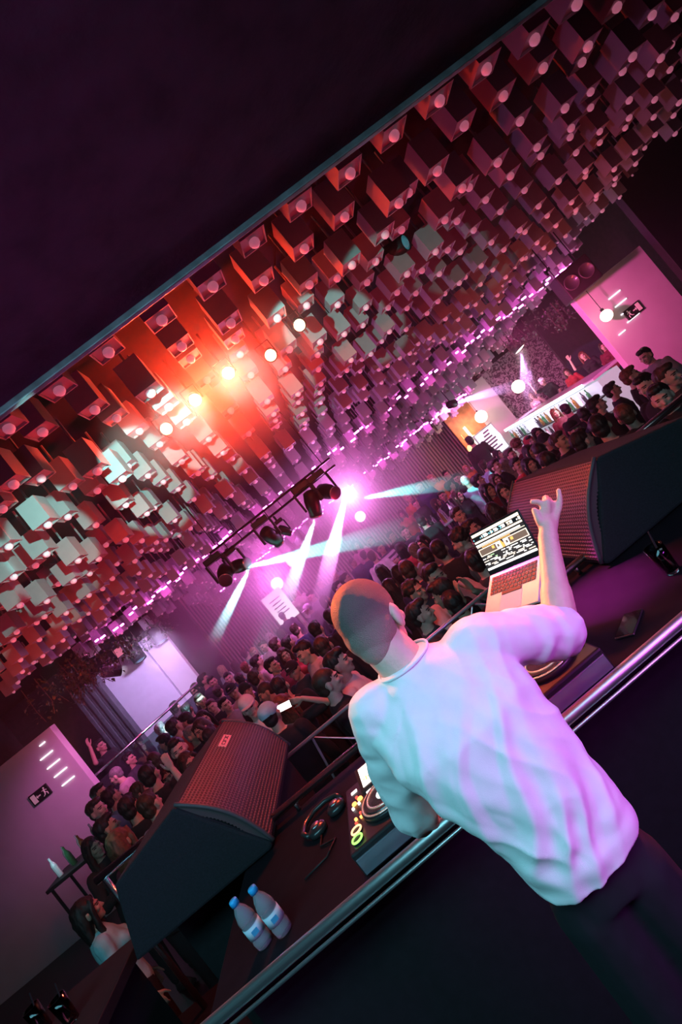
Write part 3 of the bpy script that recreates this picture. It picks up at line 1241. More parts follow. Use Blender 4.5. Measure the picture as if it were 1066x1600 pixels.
def player(cx, cyy, label, lit):
    t = empty('media_player', (cx, cyy, TZ), label=label, cat='dj deck', group='media players on the table')
    b_ = BM()
    box(b_, (0, 0, 0.055), (0.315, 0.41, 0.085))
    obj('body', b_, deck_m, t, bevel=0.008)
    b_ = BM()
    box(b_, (0, -0.2075, 0.05), (0.30, 0.006, 0.055))
    obj('front_panel', b_, mat('deck_front', (0.30, 0.28, 0.34), 0.35, 0.6), t, bevel=0.002)
    for sx in (-1, 1):
        for sy in (-1, 1):
            b_ = BM()
            lathe(b_, [(0.016, 0), (0.02, 0.014)], c=(sx * .13, sy * .17, 0), seg=10)
            obj('foot', b_, black, t)
    b_ = BM()
    lathe(b_, [(0.108, 0.094), (0.108, 0.110), (0.103, 0.116), (0.098, 0.116)], c=(0.02, -0.06, 0), seg=40)
    j = obj('jog_wheel', b_, deck_m, t, smooth=True)
    b_ = BM()
    tube(b_, [(0.02 + .098 * math.cos(a), -.06 + .098 * math.sin(a), .115) for a in [2 * PI * k / 40 for k in range(40)]], 0.004, 6, closed=True)
    obj('jog_ring', b_, ring_m, j, smooth=True)
    b_ = BM()
    lathe(b_, [(0.096, 0.112), (0.09, 0.121), (0.002, 0.122)], c=(0.02, -0.06, 0), seg=40)
    obj('jog_plate', b_, mat('jog_plate', (0.03, 0.028, 0.03), 0.22, coat=0.4), j, smooth=False)
    b_ = BM()
    tube(b_, [(0.02 + .072 * math.cos(a), -.06 + .072 * math.sin(a), .122) for a in [2 * PI * k / 36 for k in range(36)]], 0.0035, 6, closed=True)
    obj('jog_ring', b_, ring_m, j, smooth=True)
    b_ = BM()
    lathe(b_, [(0.033, 0.1215), (0.033, 0.1235)], c=(0.02, -0.06, 0), seg=24)
    obj('jog_display', b_, glow('jog_white', (0.85, 1, 0.95), 2.0 if lit else 0.05), j)
    # screen tilted at the back
    b_ = BM()
    rm = Matrix.Rotation(math.radians(14), 3, 'X')
    box(b_, (0.02, 0.135, 0.115), (0.20, 0.125, 0.018), rot=rm)
    s = obj('screen_frame', b_, deck_m, t, bevel=0.004)
    b_ = BM()
    box(b_, (0.02, 0.133, 0.1255), (0.165, 0.10, 0.002), rot=rm)
    obj('screen', b_, scr_m if lit else mat('screen_dim', (.02, .02, .025), .1, emit=(.3, .5, .6), es=.3), s)
    b_ = BM()
    for k in range(14):
        hgt = 0.006 + 0.014 * abs(math.sin(k * 1.7))
        box(b_, (0.02 - .07 + k * .0108, 0.115, 0.1222), (0.006, hgt, 0.0015), rot=rm)
    obj('screen_waveform', b_, scr_d if lit else deck_m, s)
    for k in range(5):
        b_ = BM()
        box(b_, (-0.05 + k * .036, 0.062, 0.1), (0.022, 0.008, 0.006))
        obj('screen_key', b_, key_w if lit and k != 3 else deck_m, t)
    for x, y, r, m_ in ((-.118, .055, .010, key_o), (-.092, .062, .011, key_o), (-.105, .085, .006, key_r), (-.125, .03, .006, key_w), (-.098, .036, .006, key_w),
                        (-.118, -.045, .006, key_o), (-.096, -.03, .005, key_r), (-.118, -.07, .005, key_r), (-.096, -.055, .005, key_o)):
        b_ = BM()
        lathe(b_, [(r, 0.096), (r, 0.103), (r * .8, .105)], c=(x, y, 0), seg=12)
        obj('button', b_, m_ if lit else deck_m, t)
    for y, m_, nm in ((-.115, key_y, 'cue_button'), (-.163, key_g, 'play_button')):
        b_ = BM()
        lathe(b_, [(0.021, 0.096), (0.021, 0.103), (0.017, 0.105)], c=(-.118, y, 0), seg=20)
        k_ = obj(nm, b_, deck_m, t)
        b_ = BM()
        tube(b_, [(-.118 + .019 * math.cos(a), y + .019 * math.sin(a), .106) for a in [2 * PI * k / 20 for k in range(20)]], 0.0035, 6, closed=True)
        obj('lit_ring', b_, m_ if lit else ring_m, k_)
    b_ = BM()
    box(b_, (0.128, -.06, 0.1), (0.03, .14, 0.006))
    sl = obj('tempo_slider', b_, black, t)
    b_ = BM()
    box(b_, (0.128, -.05, 0.108), (0.02, .012, 0.014))
    obj('slider_cap', b_, steel, sl, bevel=0.002)
    b_ = BM()
    box(b_, (-.115, 0.14, 0.098), (0.026, 0.016, 0.006))
    obj('usb_port', b_, key_w if lit else deck_m, t)
    return t


player(-0.41, 1.845, 'black media player with bright screen and lit jog wheel left of the man', True)
player(0.30, 1.83, 'black media player with dark jog wheel under the raised arm', False)
# mixer between them
t = empty('dj_mixer', (-0.055, 1.85, TZ), label='black mixer between the two media players, hidden by the man in white', cat='mixer')
b_ = BM()
box(b_, (0, 0, 0.05), (0.32, 0.40, 0.10))
obj('body', b_, deck_m, t, bevel=0.006)
for i in range(4):
    for j in range(5):
        b_ = BM()
        lathe(b_, [(0.012, 0.099), (0.011, 0.115), (0.006, 0.117)], c=(-.105 + i * .07, .15 - j * .045, 0), seg=10)
        obj('knob', b_, steel if j % 2 else black, t)
    b_ = BM()
    box(b_, (-.105 + i * .07, -.12, 0.104), (0.026, 0.014, 0.014))
    obj('fader', b_, steel, t, bevel=0.002)

# ---- laptop on its stand
w_h = Vector((0.554, -0.833, 0)).normalized()
fw = Vector((-0.833, -0.554, 0)).normalized()
LT = math.radians(27)
d_f = (fw * math.cos(LT) + Vector((0, 0, -math.sin(LT)))).normalized()     # hinge -> front edge
n_b = w_h.cross(d_f)
if n_b.z < 0:
    n_b = -n_b
HC = (PT(765, 900, 2.30) + PT(848, 865, 2.05)) / 2
LW, LD, LH = 0.305, 0.215, 0.205
t = empty('laptop', HC, label='open silver laptop with bright music software on its screen', cat='laptop')


def slab(bm_, o, ax, ay, az, sx, sy, sz, mi=0):
    rm = Matrix((ax, ay, az)).transposed()
    box(bm_, o, (sx, sy, sz), mi, rm)


alu = mat('silver_aluminium', (0.80, 0.77, 0.76), 0.35, 0.35, nz=0.04)
b_ = BM()
slab(b_, d_f * LD / 2 - n_b * .006, w_h, d_f, n_b, LW, LD, 0.012)
obj('base', b_, alu, t, bevel=0.003)
b_ = BM()
slab(b_, d_f * (LD * .79) + n_b * .0006, w_h, d_f, n_b, LW * .40, LD * .36, 0.0012)
obj('touchpad', b_, mat('touchpad', (0.85, 0.83, 0.82), 0.25), t)
key_redlit = mat('key_red_light', (0.16, 0.06, 0.05), 0.5, emit=(1.0, 0.12, 0.05), es=0.05)  # red light on the keys put into their colour and a faint glow
kn = [14, 14, 13, 12, 11]
for r in range(5):
    for k in range(kn[r]):
        b_ = BM()
        ww = LW * .86 / kn[r]
        slab(b_, d_f * (0.028 + r * .0185) + w_h * ((k - (kn[r] - 1) / 2) * ww) + n_b * .0016, w_h, d_f, n_b, ww * .78, 0.0142, 0.003)
        obj('key', b_, key_redlit, t)
b_ = BM()
slab(b_, d_f * (0.028 + 5 * .0185) + n_b * .0016, w_h, d_f, n_b, LW * .36, 0.0142, 0.003)
obj('space_bar', b_, key_redlit, t)
# lid
tilt = math.radians(17)
up_s = (Vector((0, 0, 1)) * math.cos(tilt) - fw * math.sin(tilt)).normalized()
n_s = w_h.cross(up_s)
if n_s.dot(fw) < 0:
    n_s = -n_s
b_ = BM()
slab(b_, up_s * LH / 2 - n_s * .004, w_h, up_s, n_s, LW, LH, 0.007)
lid = obj('lid', b_, mat('lid_dark', (0.03, 0.028, 0.03), 0.3, 0.3), t, bevel=0.002)
b_ = BM()
SW, SH = LW * .95, LH * .86


def scr(u0, u1, v0, v1, mi, e=0.0006):
    """rectangle on the screen, u from left, v from top (0..1)"""
    c = up_s * (LH * .09 + SH * (1 - (v0 + v1) / 2)) + w_h * (SW * ((u0 + u1) / 2 - .5)) + n_s * e
    slab(b_, c, w_h, up_s, n_s, SW * (u1 - u0), SH * (v1 - v0), 0.0006, mi)


rs = random.Random(11)
SM = [glow('screen_bg', (0.07, 0.06, 0.06), 0.6), glow('screen_cream', (1.0, 0.80, 0.62), 2.0), glow('screen_white', (1.0, 0.95, 0.9), 2.4),
      glow('screen_brown', (0.30, 0.20, 0.15), 0.8), glow('screen_orange', (1.0, 0.45, 0.1), 2.0), glow('screen_teal', (0.25, 0.7, 0.8), 1.6),
      glow('screen_green', (0.55, 0.9, 0.45), 1.6), glow('screen_black', (0.01, 0.01, 0.012), 0.2)]
scr(0, 1, 0, 1, 0, 0.0003)
scr(0, 1, 0.0, 0.07, 1)
for k in range(26):
    u = k / 26
    scr(u, u + .036, .09, .17, rs.choice((2, 2, 5, 7, 7, 1)), .0007)
for k in range(26):
    scr(k / 26, k / 26 + .02, .105 + .03 * rs.random(), .16, rs.choice((7, 2, 5)), .0010)
scr(0, 1, .20, .245, 1)
scr(0, 1, .26, .275, 7)
scr(0, .93, .285, .33, 2)
scr(.0, 1, .345, .36, 1)
scr(.1, .7, .375, .39, 4)
for a_, b2 in ((0, .47), (.53, 1)):
    scr(a_, b2, .41, .60, 1)
    scr(a_ + .015, b2 - .1 if a_ == 0 else b2 - .015, .43, .58, 3, .0008)
    cu = b2 - .06 if a_ == 0 else a_ + .06
    scr(cu - .04, cu + .04, .44, .57, 2, .0010)
    scr(cu - .02, cu + .02, .47, .54, 3, .0012)
    scr(cu - .13, cu - .08, .45, .52, 4, .0012) if a_ == 0 else scr(cu + .08, cu + .13, .45, .52, 4, .0012)
for k in range(4):
    scr(.475 + k * .012, .483 + k * .012, .40 + .03 * k, .60, 4, .0009)
for r in range(8):
    v = .635 + r * .034
    u = .0
    while u < .97:
        ln = rs.uniform(.03, .16)
        if rs.random() < .72:
            scr(u, min(1, u + ln), v, v + .020, rs.choice((2, 2, 1, 2, 6 if r < 3 and u < .4 else 2)), .0007)
        u += ln + rs.uniform(.01, .05)
scr(0, 1, .93, .985, 2)
obj('screen', b_, SM, lid)
# stand
fe = HC + d_f * LD
t = empty('laptop_stand', (HC + fe) / 2 * 1.0, label='black folding metal stand under the laptop', cat='stand')
cl = (HC + fe) / 2
b_ = BM()
for s in (-1, 1):
    a0 = w_h * (s * .09) + d_f * (-.06) - n_b * .022
    a1 = w_h * (s * .09) + d_f * (LD / 2 + .02) - n_b * .022
    tube(b_, [a0, a1, a1 + n_b * .028], 0.009, 8)
obj('support_arm', b_, blackmetal, t, smooth=True)
zb = TZ + 0.012 - cl.z
b_ = BM()
for s in (-1, 1):
    a1 = w_h * (s * .09) + d_f * .02 - n_b * .022
    ft = Vector((a1.x, a1.y, zb)) - fw * .04
    tube(b_, [a1, ft, ft + fw * .20], 0.009, 8)
tube(b_, [Vector((0, 0, zb)) - w_h * .09 - fw * .06, Vector((0, 0, zb)) + w_h * .09 - fw * .06], 0.008, 8)
obj('leg_frame', b_, blackmetal, t, smooth=True)

# ---- headphones
HP = PZ(515, 1283, TZ)
t = empty('headphones', HP, rz=0.5, label='black headphones lying left of the lit media player', cat='headphones')
hp_m = mat('headphone_plastic', (0.03, 0.028, 0.03), 0.3, nz=0.2, coat=0.4)
for s in (-1, 1):
    b_ = BM()
    lathe(b_, [(0.03, 0.0), (0.042, 0.006), (0.044, 0.02), (0.036, 0.03), (0.02, 0.036), (0.002, 0.037)], c=(s * .055, 0, 0.0), seg=20)
    e = obj('ear_cup', b_, hp_m, t, smooth=True)
    b_ = BM()
    lathe(b_, [(0.022, 0.034), (0.02, 0.04), (0.002, 0.041)], c=(s * .055, 0, 0), seg=16)
    obj('cap', b_, steel, e, smooth=True)
b_ = BM()
tube(b_, [(-.095, .01, .02), (-.10, .07, .022), (-.06, .13, .02), (0, .15, .02), (.06, .13, .02), (.10, .07, .022), (.095, .01, .02)], 0.011, 8)
obj('headband', b_, hp_m, t, smooth=True)
b_ = BM()
tube(b_, [(-.06, -.04, .008), (-.10, -.10, .006), (-.05, -.16, .006), (-.12, -.20, .006), (-.22, -.17, .006)], 0.004, 6)
obj('cable', b_, black, t, smooth=True)

# ---- smartphone on the table
c = PZ(985, 977, TZ)
t = empty('smartphone', c, rz=math.radians(-52), label='black smartphone lying on the table at the right', cat='phone')
b_ = BM()
box(b_, (0, 0, 0.005), (0.072, 0.145, 0.008))
obj('body', b_, steel, t, bevel=0.003)
b_ = BM()
box(b_, (0, 0, 0.0095), (0.067, 0.138, 0.0012))
obj('screen', b_, mat('dark_glass', (0.01, 0.008, 0.01), 0.06, coat=0.5), t)

# ---- drinks
glass = mat('clear_glass', (0.95, 0.97, 1.0), 0.04, trans=1.0, ior=1.45)
pet = mat('clear_plastic', (0.75, 0.87, 0.95), 0.15, trans=0.75, ior=1.3)
ice = mat('ice', (0.9, 0.95, 1.0), 0.15, trans=0.8, ior=1.31)


def tumbler(c, label, r=0.036, h=0.12):
    t = empty('drinking_glass', c, label=label, cat='glass')
    b_ = BM()
    lathe(b_, [(r * .8, 0.001), (r, h), (r * .93, h), (r * .74, 0.012), (0.001, 0.010)], seg=20)
    obj('tumbler', b_, glass, t, smooth=True)
    for k in range(4):
        b_ = BM()
        box(b_, (0.012 * math.cos(k * 2.1), 0.012 * math.sin(k * 2.1), 0.025 + k * .02), (0.024, 0.022, 0.02), rot=Matrix.Rotation(k * .9, 3, 'Z'))
        obj('ice_cube', b_, ice, t, bevel=0.003)
    b_ = BM()
    tube(b_, [(-.01, 0, .015), (.028, 0.01, h + .05)], 0.0035, 6)
    obj('straw', b_, black, t)


tumbler(PZ(1052, 893, TZ), 'tall drinking glass with ice on the table at the right edge')
tumbler(Vector((-2.12, 2.30, TZ - .005)), 'drinking glass with ice left of the left wedge monitor')
tumbler(Vector((-2.34, 2.42, TZ - .005)), 'drinking glass with black straw at the far left of the booth')


def bottle(cx, cy_, label):
    t = empty('water_bottle', (cx, cy_, TZ), rz=random.uniform(0, 3), label=label, cat='bottle', group='small water bottles on the table')
    prof = [(0.022, 0.001), (0.029, 0.004), (0.031, 0.03), (0.029, 0.035), (0.0305, 0.045), (0.0305, 0.088), (0.029, 0.095), (0.031, 0.102), (0.030, 0.112),
            (0.022, 0.138), (0.0125, 0.155), (0.0125, 0.168)]
    b_ = BM()
    lathe(b_, prof, seg=24)
    obj('bottle_body', b_, pet, t, smooth=True)
    b_ = BM()
    lathe(b_, [(0.0315, 0.046), (0.0315, 0.086)], seg=24)
    lb = obj('label_wrap', b_, mat('pale_label', (0.55, 0.72, 0.80), 0.5, nz=0.15), t, smooth=True)
    b_ = BM()
    box(b_, (0, -0.0317, 0.066), (0.022, 0.001, 0.018))
    obj('label_mark', b_, mat('blue_mark', (0.05, 0.35, 0.55), 0.5), lb)
    b_ = BM()
    lathe(b_, [(0.0148, 0.160), (0.0152, 0.175), (0.0135, 0.180), (0.002, 0.181)], seg=18)
    obj('cap', b_, mat('blue_cap', (0.02, 0.42, 0.80), 0.35), t, smooth=True)
    t.rotation_euler.z = 0.4


b1 = PZ(416, 1474, TZ)
b2_ = PZ(446, 1455, TZ)
bottle(b1.x, b1.y, 'clear water bottle with blue cap beside the near chrome rail, left of the pair')
bottle(b2_.x, b2_.y, 'clear water bottle with blue cap beside the near chrome rail, right of the pair')
# side shelf under the glasses
bm = BM()
box(bm, (-2.35, 2.36, TZ - 0.03), (0.9, 0.5, 0.05))
t = empty('side_shelf', (0, 0, 0), label='black side shelf left of the left wedge monitor', cat='shelf')
obj('shelf_board', bm, black, t, bevel=0.005)
for x in (-2.7, -2.0):
    bm = BM()
    box(bm, (x, 2.36, (TZ - .055 + STZ) / 2), (0.05, .4, TZ - .055 - STZ))
    obj('support', bm, black, t)

# ================================================================== people
def head_shape(bm, c, tf=None, detail=True):
    """head looking to -Y, centre c between crown and chin"""
    c = Vector(c)
    rm = tf if tf is not None else Matrix.Identity(3)

    def B(p, r):
        ball(bm, c + rm @ Vector(p), r, seg=20, rot=rm)
    B((0, .016, .032), (.077, .096, .086))
    B((0, -.012, -.012), (.068, .078, .085))
    B((0, -.030, -.058), (.052, .056, .052))
    B((0, -.064, -.090), (.026, .022, .020))
    B((0, -.070, .020), (.052, .024, .014))          # brow
    for s in (-1, 1):
        B((s * .040, -.062, -.022), (.022, .022, .020))   # cheek
        B((s * .078, .012, -.012), (.011, .020, .033))    # ear
        B((s * .076, .008, -.036), (.009, .011, .012))
        B((s * .009, -.088, -.037), (.008, .010, .007))
    tube(bm, [c + rm @ Vector((0, -.078, .012)), c + rm @ Vector((0, -.103, -.036))], [.009, .013], 10)
    B((0, -.103, -.034), (.012, .012, .010))
    B((0, -.080, -.060), (.022, .010, .006))
    B((0, -.078, -.070), (.019, .010, .006))


def face_paint(me, c, tf=None):
    """material slots: 0 skin, 1 eyes and brows, 2 lips"""
    inv = (tf.transposed() if tf is not None else Matrix.Identity(3))
    c = Vector(c)
    for p in me.polygons:
        q = inv @ (p.center - c)
        if q.y > -0.045 or abs(q.x) > .06 or abs(q.z) > .12:
            continue
        ax = abs(q.x)
        if (ax - .031) ** 2 / .013 ** 2 + (q.z - .003) ** 2 / .007 ** 2 < 1:
            p.material_index = 1
        elif .013 < ax < .050 and abs(q.z - .022 + (ax - .03) ** 2 * 8) < .0045:
            p.material_index = 1
        elif ax < .024 and abs(q.z + .064) < .009 and q.y < -.06:
            p.material_index = 2


def hand_shape(bm, w, d, n, curl=0.3, side=1, s=1.0, thumb_out=0.8):
    """w wrist, d finger direction, n palm facing"""
    w, d, n = Vector(w), Vector(d).normalized(), Vector(n)
    n = (n - d * n.dot(d)).normalized()
    x = d.cross(n) * side
    for off in (-.026, -.009, .009, .026):
        limb(bm, [w, w + d * .05 * s + x * off * .8 * s, w + d * .088 * s + x * off * s], [.018 * s, .015 * s, .012 * s], 8)
    for off, ln in ((-.029, .062), (-.0095, .076), (.010, .080), (.029, .072)):
        p = w + d * .088 * s + x * off * s
        dd = d + x * off * 2.2
        pts, rad = [p], [.0105 * s]
        for k, (fr, r) in enumerate(((.42, .0098), (.32, .009), (.26, .0078))):
            a = curl * (k + .5)
            v = (dd.normalized() * math.cos(a) + n * math.sin(a))
            p = p + v * ln * fr * s
            pts.append(p)
            rad.append(r * s)
        limb(bm, pts, rad, 8)
    p = w + d * .025 * s + x * .024 * s
    v1 = (d * .75 + x * thumb_out + n * .25).normalized()
    v2 = (d * 1.0 + x * thumb_out * .5 + n * .35).normalized()
    limb(bm, [p, p + v1 * .045 * s, p + v1 * .045 * s + v2 * .032 * s, p + v1 * .045 * s + v2 * .058 * s], [.015 * s, .0125 * s, .0105 * s, .0088 * s], 8)


POSES = {
    # elbow, wrist, finger dir, palm normal, curl for right (-X) and left (+X)
    'd': (((-.25, .02, 1.12), (-.24, -.06, .87), (0, -.1, -1), (1, 0, 0), .35), ((.25, .02, 1.12), (.24, -.06, .87), (0, -.1, -1), (-1, 0, 0), .35)),
    'u': (((-.33, -.10, 1.47), (-.28, -.16, 1.74), (.05, -.1, 1), (.3, -1, 0), .25), ((.25, .02, 1.12), (.22, -.14, .92), (0, -.5, -1), (-1, 0, 0), .35)),
    'c': (((-.24, -.16, 1.22), (-.06, -.31, 1.42), (.15, -.15, 1), (1, -.1, 0), .15), ((.24, -.16, 1.22), (.06, -.31, 1.42), (-.15, -.15, 1), (-1, -.1, 0), .15)),
    'p': (((-.40, -.02, 1.40), (-.25, .07, 1.60), (.9, .25, .35), (.1, -1, 0), .55), ((.25, .02, 1.12), (.22, -.14, .92), (0, -.5, -1), (-1, 0, 0), .35)),
    'h': (((-.24, -.06, 1.14), (-.10, -.28, 1.24), (.6, -.7, .3), (.6, .6, 0), .75), ((.25, .02, 1.12), (.24, -.08, .88), (0, -.1, -1), (-1, 0, 0), .35)),
}


def torso_shape(bm, f, g=0.0):
    k = .9 if f else 1.0
    loft(bm, [((0, .005, .86), .150 * k + g, .095 + g), ((0, .005, .95), .165 * (1 if f else .97) + g, .11 + g), ((0, 0, 1.06), .142 * k + g, .10 + g),
              ((0, -.005, 1.20), .160 * k + g, .112 + g), ((0, -.003, 1.32), .175 * k + g, .118 + g), ((0, .005, 1.40), .168 * k + g, .098 + g),
              ((0, .015, 1.455), .115 * k + g, .072 + g), ((0, .018, 1.485), .066 + g, .058 + g)], 24, sq=2.3)
    if f:
        for s in (-1, 1):
            ball(bm, (s * .072, -.098, 1.285), (.062 + g, .05 + g, .058 + g), seg=14)


SH = (.172, .012, 1.415)
HEADC = (0, -.022, 1.625)


def make_meshes(pose, f):
    k = .9 if f else 1.0
    bm = BM()
    torso_shape(bm, f)
    tube(bm, [(0, .018, 1.44), (0, .0, 1.56)], [.060 * (.85 if f else 1), .053 * (.85 if f else 1)], 16)
    head_shape(bm, HEADC)
    for i, s in ((0, -1), (1, 1)):
        e, w, d, n, c = POSES[pose][i]
        S = (s * SH[0] * k, SH[1], SH[2])
        limb(bm, [S, e, w], [.052 * k, .040 * k, .027 * k], 12)
        hand_shape(bm, w, d, n, c, side=-s if False else (1 if s < 0 else -1))
    for s in (-1, 1):
        limb(bm, [(s * .085, 0, .9), (s * .095, -.01, .50), (s * .10, .02, .09)], [.085, .055, .04], 12)
        limb(bm, [(s * .10, .03, .05), (s * .115, -.13, .035)], [.042, .033], 10)
    body = remesh(bm, .0075, 2)
    # clothes
    bm = BM()
    g = .013
    torso_shape(bm, f, g)
    for i, s in ((0, -1), (1, 1)):
        e, w = Vector(POSES[pose][i][0]), Vector(POSES[pose][i][1])
        S = Vector((s * SH[0] * k, SH[1], SH[2]))
        if pose in ('d', 'h'):
            limb(bm, [S, e, e.lerp(w, .85)], [.066, .056, .044], 12)
        else:
            limb(bm, [S, S.lerp(e, .72)], [.067, .062], 12)
    top = remesh(bm, .011, 2)
    displace(top, lambda p: noise.noise(p * 9) * .008 + noise.noise(p * 22) * .004)
    bm = BM()
    for s in (-1, 1):
        limb(bm, [(s * .085, 0, .92), (s * .095, -.01, .50), (s * .10, .02, .12)], [.105, .075, .062], 12)
    loft(bm, [((0, .005, .84), .165, .115), ((0, .005, .93), .176, .122), ((0, .003, .99), .165, .115)], 20, sq=2.3)
    trousers = remesh(bm, .016, 2)
    bm = BM()
    for s in (-1, 1):
        limb(bm, [(s * .10, .035, .055), (s * .118, -.15, .048)], [.052, .044], 10)
        box(bm, (s * .108, -.055, .02), (.085, .27, .035))
    shoes = remesh(bm, .012, 2)
    return body, top, trousers, shoes


# ---- hair, cap, beanie and hood meshes, in standing-person coordinates
def hair_mesh(kind):
    c = Vector(HEADC)
    bm = BM()
    if kind == 's':
        ball(bm, c + Vector((0, .028, .048)), (.083, .098, .088), seg=20)
        ball(bm, c + Vector((0, -.035, .095)), (.066, .060, .038), seg=16)
        ball(bm, c + Vector((0, .060, -.015)), (.066, .058, .07), seg=16)
    elif kind == 'b':
        ball(bm, c + Vector((0, .020, .036)), (.0795, .0985, .0885), seg=22)
        ball(bm, c + Vector((0, .055, -.02)), (.064, .056, .06), seg=16)
    elif kind == 'c':
        rr = random.Random(2)
        ball(bm, c + Vector((0, .028, .052)), (.088, .10, .09), seg=18)
        for k in range(60):
            a, h = rr.uniform(0, 6.28), rr.uniform(-.1, 1)
            q = Vector((math.cos(a) * .085 * math.sqrt(1 - h * h * .9), .03 + math.sin(a) * .10 * math.sqrt(1 - h * h * .9), .05 + h * .085))
            if q.y < -.045 and q.z < .09:
                continue
            ball(bm, c + q, .024, seg=8)
    elif kind == 'l':
        ball(bm, c + Vector((0, .026, .046)), (.086, .102, .090), seg=20)
        loft(bm, [((c.x, .055, c.z - .34), .07, .028), ((c.x, .060, c.z - .25), .105, .04), ((c.x, .055, c.z - .12), .10, .055), ((c.x, .035, c.z), .094, .085),
                  ((c.x, .02, c.z + .07), .080, .075)], 18)
        for s in (-1, 1):
            tube(bm, [c + Vector((s * .05, -.055, .085)), c + Vector((s * .082, -.03, .0)), c + Vector((s * .088, -.01, -.12)), c + Vector((s * .085, -.02, -.27))],
                 [.022, .024, .028, .016], 8)
    elif kind == 'o':          # hood
        ball(bm, c + Vector((0, .035, .030)), (.105, .115, .112), seg=20)
        loft(bm, [((0, .03, c.z - .20), .14, .10), ((0, .035, c.z - .12), .115, .095), ((0, .035, c.z - .02), .105, .10)], 18)
    me = remesh(bm, .008 if kind != 'o' else .009, 2 if kind != 'c' else 1)
    # shave away what would cover the face
    amp = {'s': .006, 'b': .001, 'c': .006, 'l': .005, 'o': .003}[kind]
    displace(me, lambda p: noise.noise(Vector((p.x * 60, p.y * 60, p.z * 18))) * amp)
    return me


def cap_meshes(kind):
    c = Vector(HEADC)
    bm = BM()
    if kind == 'k':
        ball(bm, c + Vector((0, .014, .048)), (.087, .106, .086), seg=22)
        b = remesh(bm, .007, 1)
        bm = BM()
        n = 12
        top, bot = [], []
        for i in range(n + 1):
            a = PI * (i / n)
            inner = Vector((math.cos(a) * .083, .01 - math.sin(a) * .095, .040))
            outer = Vector((math.cos(a) * .080, .01 - math.sin(a) * .165 - .01, .030))
            top.append((bm.verts.new(c + inner), bm.verts.new(c + outer)))
            bot.append((bm.verts.new(c + inner - Vector((0, 0, .006))), bm.verts.new(c + outer - Vector((0, 0, .006)))))
        for i in range(n):
            bm.faces.new([top[i][0], top[i][1], top[i + 1][1], top[i + 1][0]])
            bm.faces.new([bot[i][0], bot[i + 1][0], bot[i + 1][1], bot[i][1]])
            bm.faces.new([top[i][1], bot[i][1], bot[i + 1][1], top[i + 1][1]])
            bm.faces.new([top[i][0], top[i + 1][0], bot[i + 1][0], bot[i][0]])
        bmesh.ops.recalc_face_normals(bm, faces=bm.faces)
        vz = bpy.data.meshes.new('visor')
        bm.to_mesh(vz)
        bm.free()
        return b, vz
    ball(bm, c + Vector((0, .020, .055)), (.086, .102, .090), seg=22)
    loft(bm, [(c + Vector((0, .018, .012)), .088, .106), (c + Vector((0, .018, .058)), .091, .108)], 22)
    return remesh(bm, .007, 2), None


HAIR = {k: hair_mesh(k) for k in 'sbclo'}
CAPM = cap_meshes('k')
BEAN = cap_meshes('n')
PM = {}
skins = [mat('skin_light', (0.62, 0.40, 0.32), 0.5, nz=0.08, nscale=30), mat('skin_mid', (0.50, 0.30, 0.22), 0.5, nz=0.08, nscale=30),
         mat('skin_tan', (0.40, 0.23, 0.16), 0.5, nz=0.08, nscale=30)]
eye_m = mat('eye_dark', (0.04, 0.025, 0.025), 0.4)
lip_m = mat('lips', (0.42, 0.16, 0.15), 0.45)
HC_ = {'k': ('black_hair', (0.018, 0.013, 0.012)), 'd': ('brown_hair', (0.05, 0.028, 0.018)), 'r': ('auburn_hair', (0.16, 0.055, 0.03)),
       'y': ('blonde_hair', (0.50, 0.30, 0.16)), 'w': ('bleached_hair', (0.75, 0.68, 0.6)), 'g': ('grey_hair', (0.2, 0.18, 0.18))}
hairs = {k: mat(n, c, 0.55, nz=0.5, nscale=40) for k, (n, c) in HC_.items()}
CL = {'k': ('black_cloth', (0.016, 0.015, 0.018)), 'c': ('charcoal_cloth', (0.05, 0.05, 0.06)), 'w': ('white_cloth', (0.72, 0.70, 0.70)),
      'g': ('grey_cloth', (0.28, 0.27, 0.29)), 't': ('teal_cloth', (0.05, 0.16, 0.18)), 'r': ('red_cloth', (0.45, 0.05, 0.06)),
      'b': ('navy_cloth', (0.03, 0.035, 0.10)), 'p': ('pale_pink_cloth', (0.62, 0.45, 0.48)), 'o': ('orange_cloth', (0.6, 0.22, 0.06)),
      'a': ('pale_aqua_cloth', (0.35, 0.62, 0.66)), 'm': ('maroon_cloth', (0.16, 0.02, 0.04))}
cloths = {k: mat(n, c, 0.9, nz=0.15, nscale=12) for k, (n, c) in CL.items()}
stripe_m = wave_mat('striped_cloth', (0.05, 0.05, 0.08), (0.6, 0.55, 0.6), 3.2, 'Z', 0.9, bump=0.0)
shoe_m = mat('dark_shoe', (0.03, 0.03, 0.03), 0.6)
people = []


def set_mat(o, i, m):
    o.material_slots[i].link = 'OBJECT'
    o.material_slots[i].material = m


